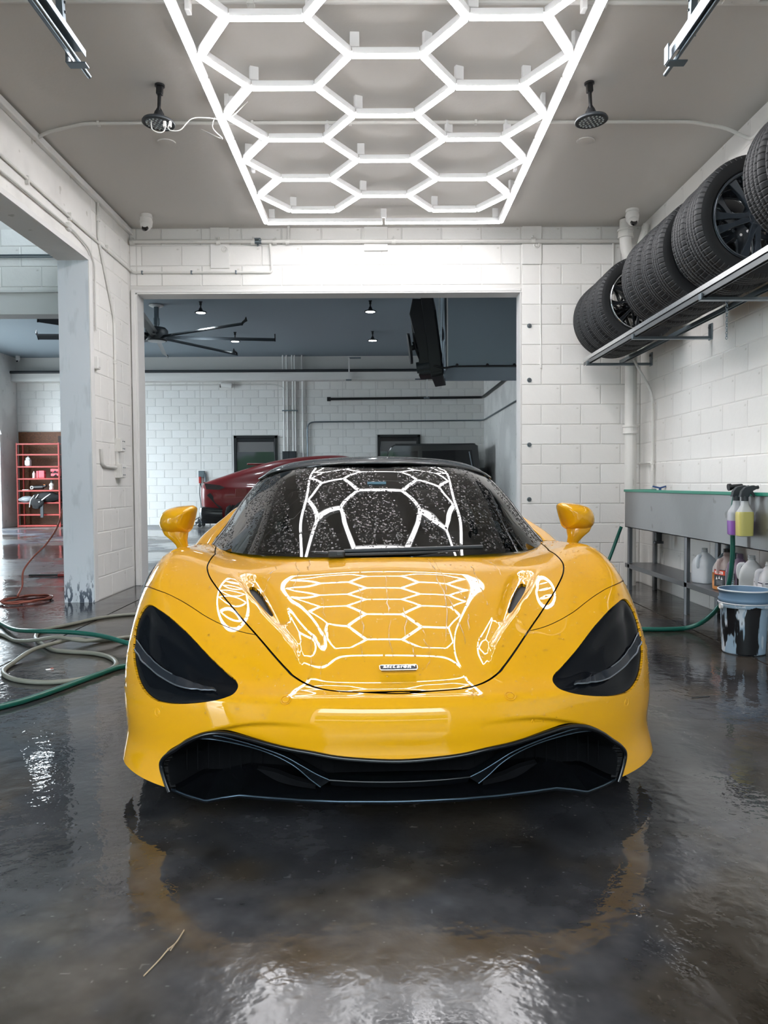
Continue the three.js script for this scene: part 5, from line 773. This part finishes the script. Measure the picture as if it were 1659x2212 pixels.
// ---------- hoses and litter on the floor ----------
const hoseGreen = std({ color: lin(.006, .10, .075), roughness: .35 }), hoseGrey = std({ color: lin(.20, .20, .165), roughness: .4 }), hoseRed = std({ color: lin(.32, .085, .055), roughness: .45 });
const lay = (L, r, hs = []) => L.map(([x, z], i) => V(x, r + (hs[i] ?? 0), z));
{
  const t = thing('air_hose', 'grey hose looping on the floor left of the yellow car', 'hose'), r = .013;
  const L = [[-1.2, -6.15], [-1.6, -6.1], [-1.99, -6.037], [-2.161, -5.892], [-2.264, -5.666], [-2.386, -5.379], [-2.347, -5.199], [-2.242, -5.002], [-2.119, -4.843], [-2.023, -4.73], [-1.899, -4.679], [-1.757, -4.639], [-1.627, -4.545], [-1.518, -4.371], [-1.5, -4.251], [-1.542, -4.067], [-1.638, -3.974], [-1.759, -3.953], [-1.915, -4.008], [-2.03, -4.117], [-2.09, -4.23], [-2.119, -4.39], [-2.106, -4.628], [-2.044, -4.841], [-1.988, -4.941], [-1.842, -5.015], [-1.713, -5.12], [-1.35, -5.3]];
  part(t, 'hose_line', [tube(lay(L, r, L.map((_, i) => (i >= 22 && i <= 24 ? .027 : 0))), r, 260, 8)], hoseGrey);
  part(t, 'hose_tail', [tube(lay([[-6, -6.6], [-4.4, -6.2], [-3.3, -5.7], [-2.624, -5.267], [-2.399, -5.034], [-2.206, -4.909], [-2.054, -4.866], [-1.893, -4.861], [-1.759, -4.933], [-1.668, -4.969], [-1.3, -5.2]], .012, [0, 0, 0, 0, 0, .03, .055, .03, .03, 0, 0]), .012, 100, 8)], hoseGrey);
  const g = thing('water_hose', 'green hose running across the floor at the left, near and far run', 'hose'), q = .015;
  part(g, 'hose_line', [tube(lay([[-6.5, -7.6], [-4.6, -7.2], [-3.4, -6.35], [-2.832, -5.687], [-2.522, -5.293], [-2.284, -5.085], [-2.065, -5.023], [-1.878, -4.963], [-1.731, -4.855], [-1.596, -4.752], [-1.30, -4.62], [-1.18, -4.5], [-1.25, -4.38], [-1.447, -4.289], [-1.517, -4.12], [-1.578, -3.931], [-1.633, -3.758], [-1.69, -3.614], [-1.755, -3.507], [-1.95, -3.2], [-2.1, -2.9]], q, [0, 0, 0, 0, .02, .05, .055, .05, .05, .04, 0]), q, 220, 10)], hoseGreen);
  const h = thing('water_hose', 'green hose with a black nozzle hung over the trough, drooping to the floor', 'hose'), hx = SX - .055;
  part(h, 'hose_line', [tube([[hx, .93, -4.99], [hx - .012, .85, -4.985], [hx - .015, .68, -4.98], [hx - .015, .55, -4.98], [hx - .02, .40, -5.0], [hx - .03, .262, -5.06], [hx - .06, .14, -5.16], [hx - .12, .05, -5.25], [hx - .2, .017, -5.28], [2.0, .015, -5.26], [1.84, .015, -5.26], [1.3, .015, -5.35], [.9, .015, -5.45]], .0155, 160, 10)], hoseGreen);
  part(h, 'nozzle', [rod([hx, .86, -4.99], [hx, 1.0, -4.99], .016, 14, .012), rod([hx - .03, .995, -4.985], [hx + .045, 1.0, -4.99], .017, 14), rod([hx - .045, .993, -4.985], [hx - .028, .995, -4.985], .023, 16), sphere(.016, hx + .04, 1.0, -4.99)], M.black, 'black hose nozzle');
  part(h, 'hose_fitting', [cyl(.014, .014, .02, 12).translate(hx, .845, -4.99)], M.chrome);
  const h2 = thing('water_hose', 'short green hose end drooping from the far end of the trough', 'hose'); part(h2, 'hose_line', [tube([[2.33, .60, -7.42], [2.30, .5, -7.44], [2.22, .3, -7.42], [2.12, .1, -7.38], [2.0, .016, -7.3], [1.7, .016, -7.2]], .016, 50, 10)], hoseGreen);
  const d = thing('air_hose', 'thin red hose coiled on the floor and rising behind the pillar', 'hose'); const coil = []; for (let k = 0; k <= 34; k++) { const a = k * .42 + .6, rr = .19 + .025 * Math.sin(k * .9) - .0006 * k; coil.push(V(-3.17 + rr * Math.cos(a) + .01 * Math.sin(k), .009 + .00055 * k + .004 * (k % 2), -6.86 - rr * Math.sin(a) * 1.25)); }
  part(d, 'hose_coil', [new THREE.TubeGeometry(new THREE.CatmullRomCurve3(coil), 380, .008, 7)], hoseRed);
  const last = coil[coil.length - 1]; part(d, 'hose_line', [tube([last.toArray(), [-3.2, .06, -6.75], [-3.25, .13, -6.95], [-3.263, .248, -7.0], [-3.221, .365, -7.1], [-3.134, .486, -7.2], [-3.06, .66, -7.3], [-3.03, .87, -7.38], [-2.95, 1.15, -7.4], [-2.85, 1.45, -7.4], [-2.82, 1.5, -7.4]], .0085, 120, 8)], hoseRed);
  part(d, 'hose_hook', [bx(XL - TW - .04, 1.46, -7.44, XL - TW - .0015, 1.54, -7.36, .005)], M.charcoal);
  const b = thing('scraper', 'flat red and black bar lying on the floor beside the pillar', 'tool', [-3.55, 0, -8.75], .06); part(b, 'red_bar', [bx(-.12, .001, -.05, .35, .03, .05, .008)], std({ color: lin(.40, .025, .02), roughness: .35 })); part(b, 'dark_grip', [bx(-.45, .004, -.03, -.12, .026, .03, .008)], M.black);
  const tw = thing('twig', 'thin bent straw twig on the wet floor at the lower left', 'twig', [-.48, 0, -1.66]); part(tw, 'twig_stem', [tube([[.022, .006, -.075], [.016, .008, -.02], [.006, .007, .0], [-.004, .004, .03], [-.022, .003, .085]], .0016, 30, 6)], std({ color: lin(.42, .31, .2), roughness: .7 })); part(tw, 'twig_knot', [sphere(.0026, .006, .007, 0), rod([.016, .008, -.02], [.012, .007, .004], .0016, 6)], std({ color: lin(.34, .25, .17), roughness: .7 }));
  const st = thing('stick', 'short dark stick lying on the floor at the right', 'stick', [1.52, 0, -3.63], .25); part(st, 'stick_body', [rod([-.045, .003, 0], [.05, .003, .004], .0022, 6)], M.charcoal); part(st, 'stick_end', [sphere(.003, .05, .003, .004)], M.charcoal);
  const pp = thing('paper_scrap', 'tiny white paper scrap inside the grey hose loop', 'scrap', [-1.86, 0, -4.28], .6); part(pp, 'scrap_sheet', [bx(-.02, .001, -.012, .02, .004, .012, .001)], M.white); part(pp, 'scrap_fold', [bx(.005, .004, -.012, .02, .008, .01, .001)], hoseRed);
}
// ---------- cars at the back of the rear room ----------
function vehicle(name, label, [x, y, z], turn) { return thing(name, label, 'car', [x, y, z], turn); }
// side-view body of a car: sections along its length, x forwards
function hull(sections, sub = 6) { // each section: [x, [[y, half-width], ...]] from sill to centre line
  const G = sections.map(([x, P]) => P.map(([y, w]) => [w, y, x])); G.mirror = false; const pos = [], n = G[0].length - 1, m = G.length - 1, g = [];
  for (let j = 0; j <= m * sub; j++) { const row = []; for (let i = 0; i <= n * sub; i++) { row.push(evalGrid(G, i / sub, j / sub)); } g.push(row); }
  for (const s of [-1, 1]) for (let j = 0; j < m * sub; j++) for (let i = 0; i < n * sub; i++) { const q = [g[j][i], g[j][i + 1], g[j + 1][i + 1], g[j + 1][i]].map(([w, yy, xx]) => [xx, yy, s * w]); for (const k of s > 0 ? [0, 1, 2, 0, 2, 3] : [0, 2, 1, 0, 3, 2]) pos.push(...q[k]); }
  const b = new THREE.BufferGeometry(); b.setAttribute('position', new THREE.Float32BufferAttribute(pos, 3)); return smoothed(b);
}
function wheels(t, spots, R, w) {
  for (const [x, z] of spots) { const g = new THREE.Group(); g.name = 'wheel'; g.position.set(x, R, z); if (z < 0) g.rotation.y = Math.PI; t.add(g); part(g, 'tyre', [lathe([[R * .66, -w / 2], [R * .92, -w / 2], [R, -w * .36], [R, w * .36], [R * .92, w / 2], [R * .66, w / 2]], 36).rotateX(Math.PI / 2)], M.rubber); part(g, 'rim', [lathe([[R * .66, w * .45], [R * .6, w * .3], [R * .58, -w * .4]], 36).rotateX(Math.PI / 2), ...Array.from({ length: 5 }, (_, k) => bx(-.035, .04, w * .3, .035, R * .64, w * .42, .006).rotateZ(k * 1.2566)), cyl(.07, .07, .04, 18).rotateX(1.5708).translate(0, 0, w * .36)], M.darkSteel); }
}
{ // red coupe-like SUV, rear end to the left
  const red = phy({ color: lin(.20, .006, .009), roughness: .35, clearcoat: .4, clearcoatRoughness: .05 });
  const t = vehicle('red_suv', 'dark red sporty SUV parked by the back wall behind the yellow car', [-1.16, 0, -16.6], 0);
  part(t, 'body', [hull([[-2.52, [[.46, .70], [.66, .78], [.86, .80], [.98, .76], [1.03, .60], [1.04, 0]]], [-2.42, [[.40, .86], [.64, .93], [.86, .93], [1.0, .88], [1.09, .72], [1.11, 0]]], [-2.1, [[.36, .93], [.64, .985], [.88, .985], [1.03, .93], [1.19, .74], [1.22, 0]]], [-1.6, [[.36, .95], [.64, 1.0], [.90, 1.0], [1.05, .93], [1.34, .72], [1.38, 0]]], [-.9, [[.34, .93], [.64, .985], [.92, .98], [1.06, .92], [1.50, .68], [1.555, 0]]], [0, [[.32, .92], [.62, .98], [.92, .975], [1.06, .91], [1.57, .66], [1.64, 0]]], [.55, [[.32, .92], [.62, .98], [.92, .975], [1.06, .91], [1.52, .64], [1.60, 0]]], [1.1, [[.34, .93], [.62, .985], [.92, .98], [1.05, .92], [1.25, .70], [1.30, 0]]], [1.5, [[.36, .95], [.64, 1.0], [.90, .99], [1.02, .90], [1.09, .7], [1.12, 0]]], [2.2, [[.36, .93], [.6, .95], [.82, .92], [.93, .82], [.97, .6], [.99, 0]]], [2.52, [[.4, .7], [.55, .72], [.68, .70], [.74, .6], [.77, .4], [.78, 0]]]], 5)], red);
  const side = (P, zf, m, name, nm) => { for (const s of [1, -1]) { const sh = []; for (const [x, y] of P) sh.push(V(x, y, s * zf(y, x))); const pos = []; for (let i = 1; i < sh.length - 1; i++) for (const v of s > 0 ? [sh[0], sh[i], sh[i + 1]] : [sh[0], sh[i + 1], sh[i]]) pos.push(v.x, v.y, v.z); const g = new THREE.BufferGeometry(); g.setAttribute('position', new THREE.Float32BufferAttribute(pos, 3)); g.computeVertexNormals(); part(t, name, [g], m, nm); } };
  const dk = phy({ color: lin(.008, .009, .011), roughness: .06 });
  side([[-1.28, 1.20], [-1.18, 1.135], [-.7, 1.10], [.9, 1.075], [1.0, 1.12], [.6, 1.44], [.2, 1.52], [-.4, 1.50], [-.9, 1.42]], (y) => .945 - (y - 1.06) * .54, dk, 'side_window');
  side([[-2.42, 1.06], [-2.10, 1.02], [-1.98, .97], [-2.12, .93], [-2.38, .94]], (y, x) => .925 + (x + 2.42) * .2, phy({ color: lin(.02, .012, .013), roughness: .1, clearcoat: 1 }), 'tail_lamp', 'dark tail lamp');
  for (const s of [1, -1]) { part(t, 'wheel_arch', [new THREE.TorusGeometry(.43, .06, 8, 28, Math.PI).scale(1, 1, .5).translate(-1.52, .40, s * .965), new THREE.TorusGeometry(.43, .06, 8, 28, Math.PI).scale(1, 1, .5).translate(1.52, .40, s * .965)], M.black); part(t, 'side_intake', [extrude([[-2.36, .82], [-2.30, .86], [-2.05, .58], [-2.12, .56]], .02, .004).translate(0, 0, s * .965 - .01)], M.black); part(t, 'arch_well', [cyl(.40, .40, .1, 28).rotateX(1.5708).translate(-1.52, .40, s * .945), cyl(.40, .40, .1, 28).rotateX(1.5708).translate(1.52, .40, s * .945)], M.blackMatte); part(t, 'sill', [bx(-1.2, .26, s * .90 - .06, 1.15, .42, s * .90 + .06, .03)], M.black); }
  part(t, 'rear_bumper', [hull([[-2.58, [[.30, .60], [.38, .74], [.50, .76], [.56, .6], [.57, 0]]], [-2.48, [[.24, .82], [.36, .92], [.52, .93], [.60, .82], [.61, 0]]], [-2.05, [[.24, .90], [.36, .985], [.50, .985], [.56, .9], [.57, 0]]]], 5)], M.blackGloss);
  part(t, 'spoiler', [bx(-2.5, 1.06, -.7, -2.34, 1.085, .7, .01).rotateZ(-.0), bx(-1.62, 1.44, -.55, -1.1, 1.475, .55, .015)], red);
  part(t, 'fuel_flap', [bx(-1.78, .78, 1.0, -1.55, .95, 1.008, .003)], red); part(t, 'door_handle', [bx(-.62, .985, .955, -.42, 1.012, .985, .008)], red);
  wheels(t, [[-1.52, .87], [1.52, .87], [-1.52, -.87], [1.52, -.87]], .375, .28);
}
{ // boxy black off-roader behind it, facing left
  const bk = phy({ color: lin(.010, .011, .013), roughness: .3, clearcoat: 1, clearcoatRoughness: .05 });
  const t = vehicle('black_off_roader', 'boxy black off-road vehicle behind the roof of the yellow car', [.25, 0, -18.6], 0);
  part(t, 'cab', [extrude([[-.30, 1.0], [-.05, 1.74], [.02, 1.86], [.08, 1.9], [1.9, 1.925], [1.98, 1.88], [2.05, 1.0]], 1.62, .03).translate(0, 0, -.81)], bk);
  part(t, 'tub', [bx(-.4, .5, -.84, 2.08, 1.15, .84, .06)], bk); part(t, 'front_body', [bx(-1.95, .55, -.72, -.3, 1.16, .72, .08)], bk);
  for (const s of [-1, 1]) { part(t, 'fender_flare', [bx(-1.95, .72, s * .85 - .1, -1.05, .84, s * .85 + .1, .05), bx(.75, .78, s * .87 - .09, 1.75, .88, s * .87 + .09, .04)], M.black);
    part(t, 'side_window', [extrude([[-.12, 1.22], [.06, 1.76], [.62, 1.78], [.62, 1.22]], .012).translate(0, 0, s * .845 - .006), extrude([[.72, 1.22], [.72, 1.78], [1.86, 1.8], [1.93, 1.22]], .012).translate(0, 0, s * .845 - .006)], phy({ color: lin(.006, .007, .009), roughness: .05 }));
    part(t, 'window_trim', [rod([1.80, 1.76, s * .858], [1.90, 1.26, s * .858], .012)], M.galv); }
  part(t, 'roof_rail', [bx(.1, 1.93, -.80, 1.95, 1.952, -.76, .006), bx(.1, 1.93, .76, 1.95, 1.952, .80, .006)], M.black);
  part(t, 'spare_wheel', [cyl(.38, .38, .25, 32).rotateZ(1.5708).translate(2.22, 1.02, 0)], M.rubber);
  wheels(t, [[-1.45, .78], [1.25, .78], [-1.45, -.78], [1.25, -.78]], .41, .27);
}
// ---------- every mesh casts and takes shadow ----------
scene.traverse((o) => { if (o.isMesh) { o.castShadow = o.receiveShadow = true; } if (o.isLight && !o.isRectAreaLight) o.castShadow = true; });
renderer.render(scene, camera);
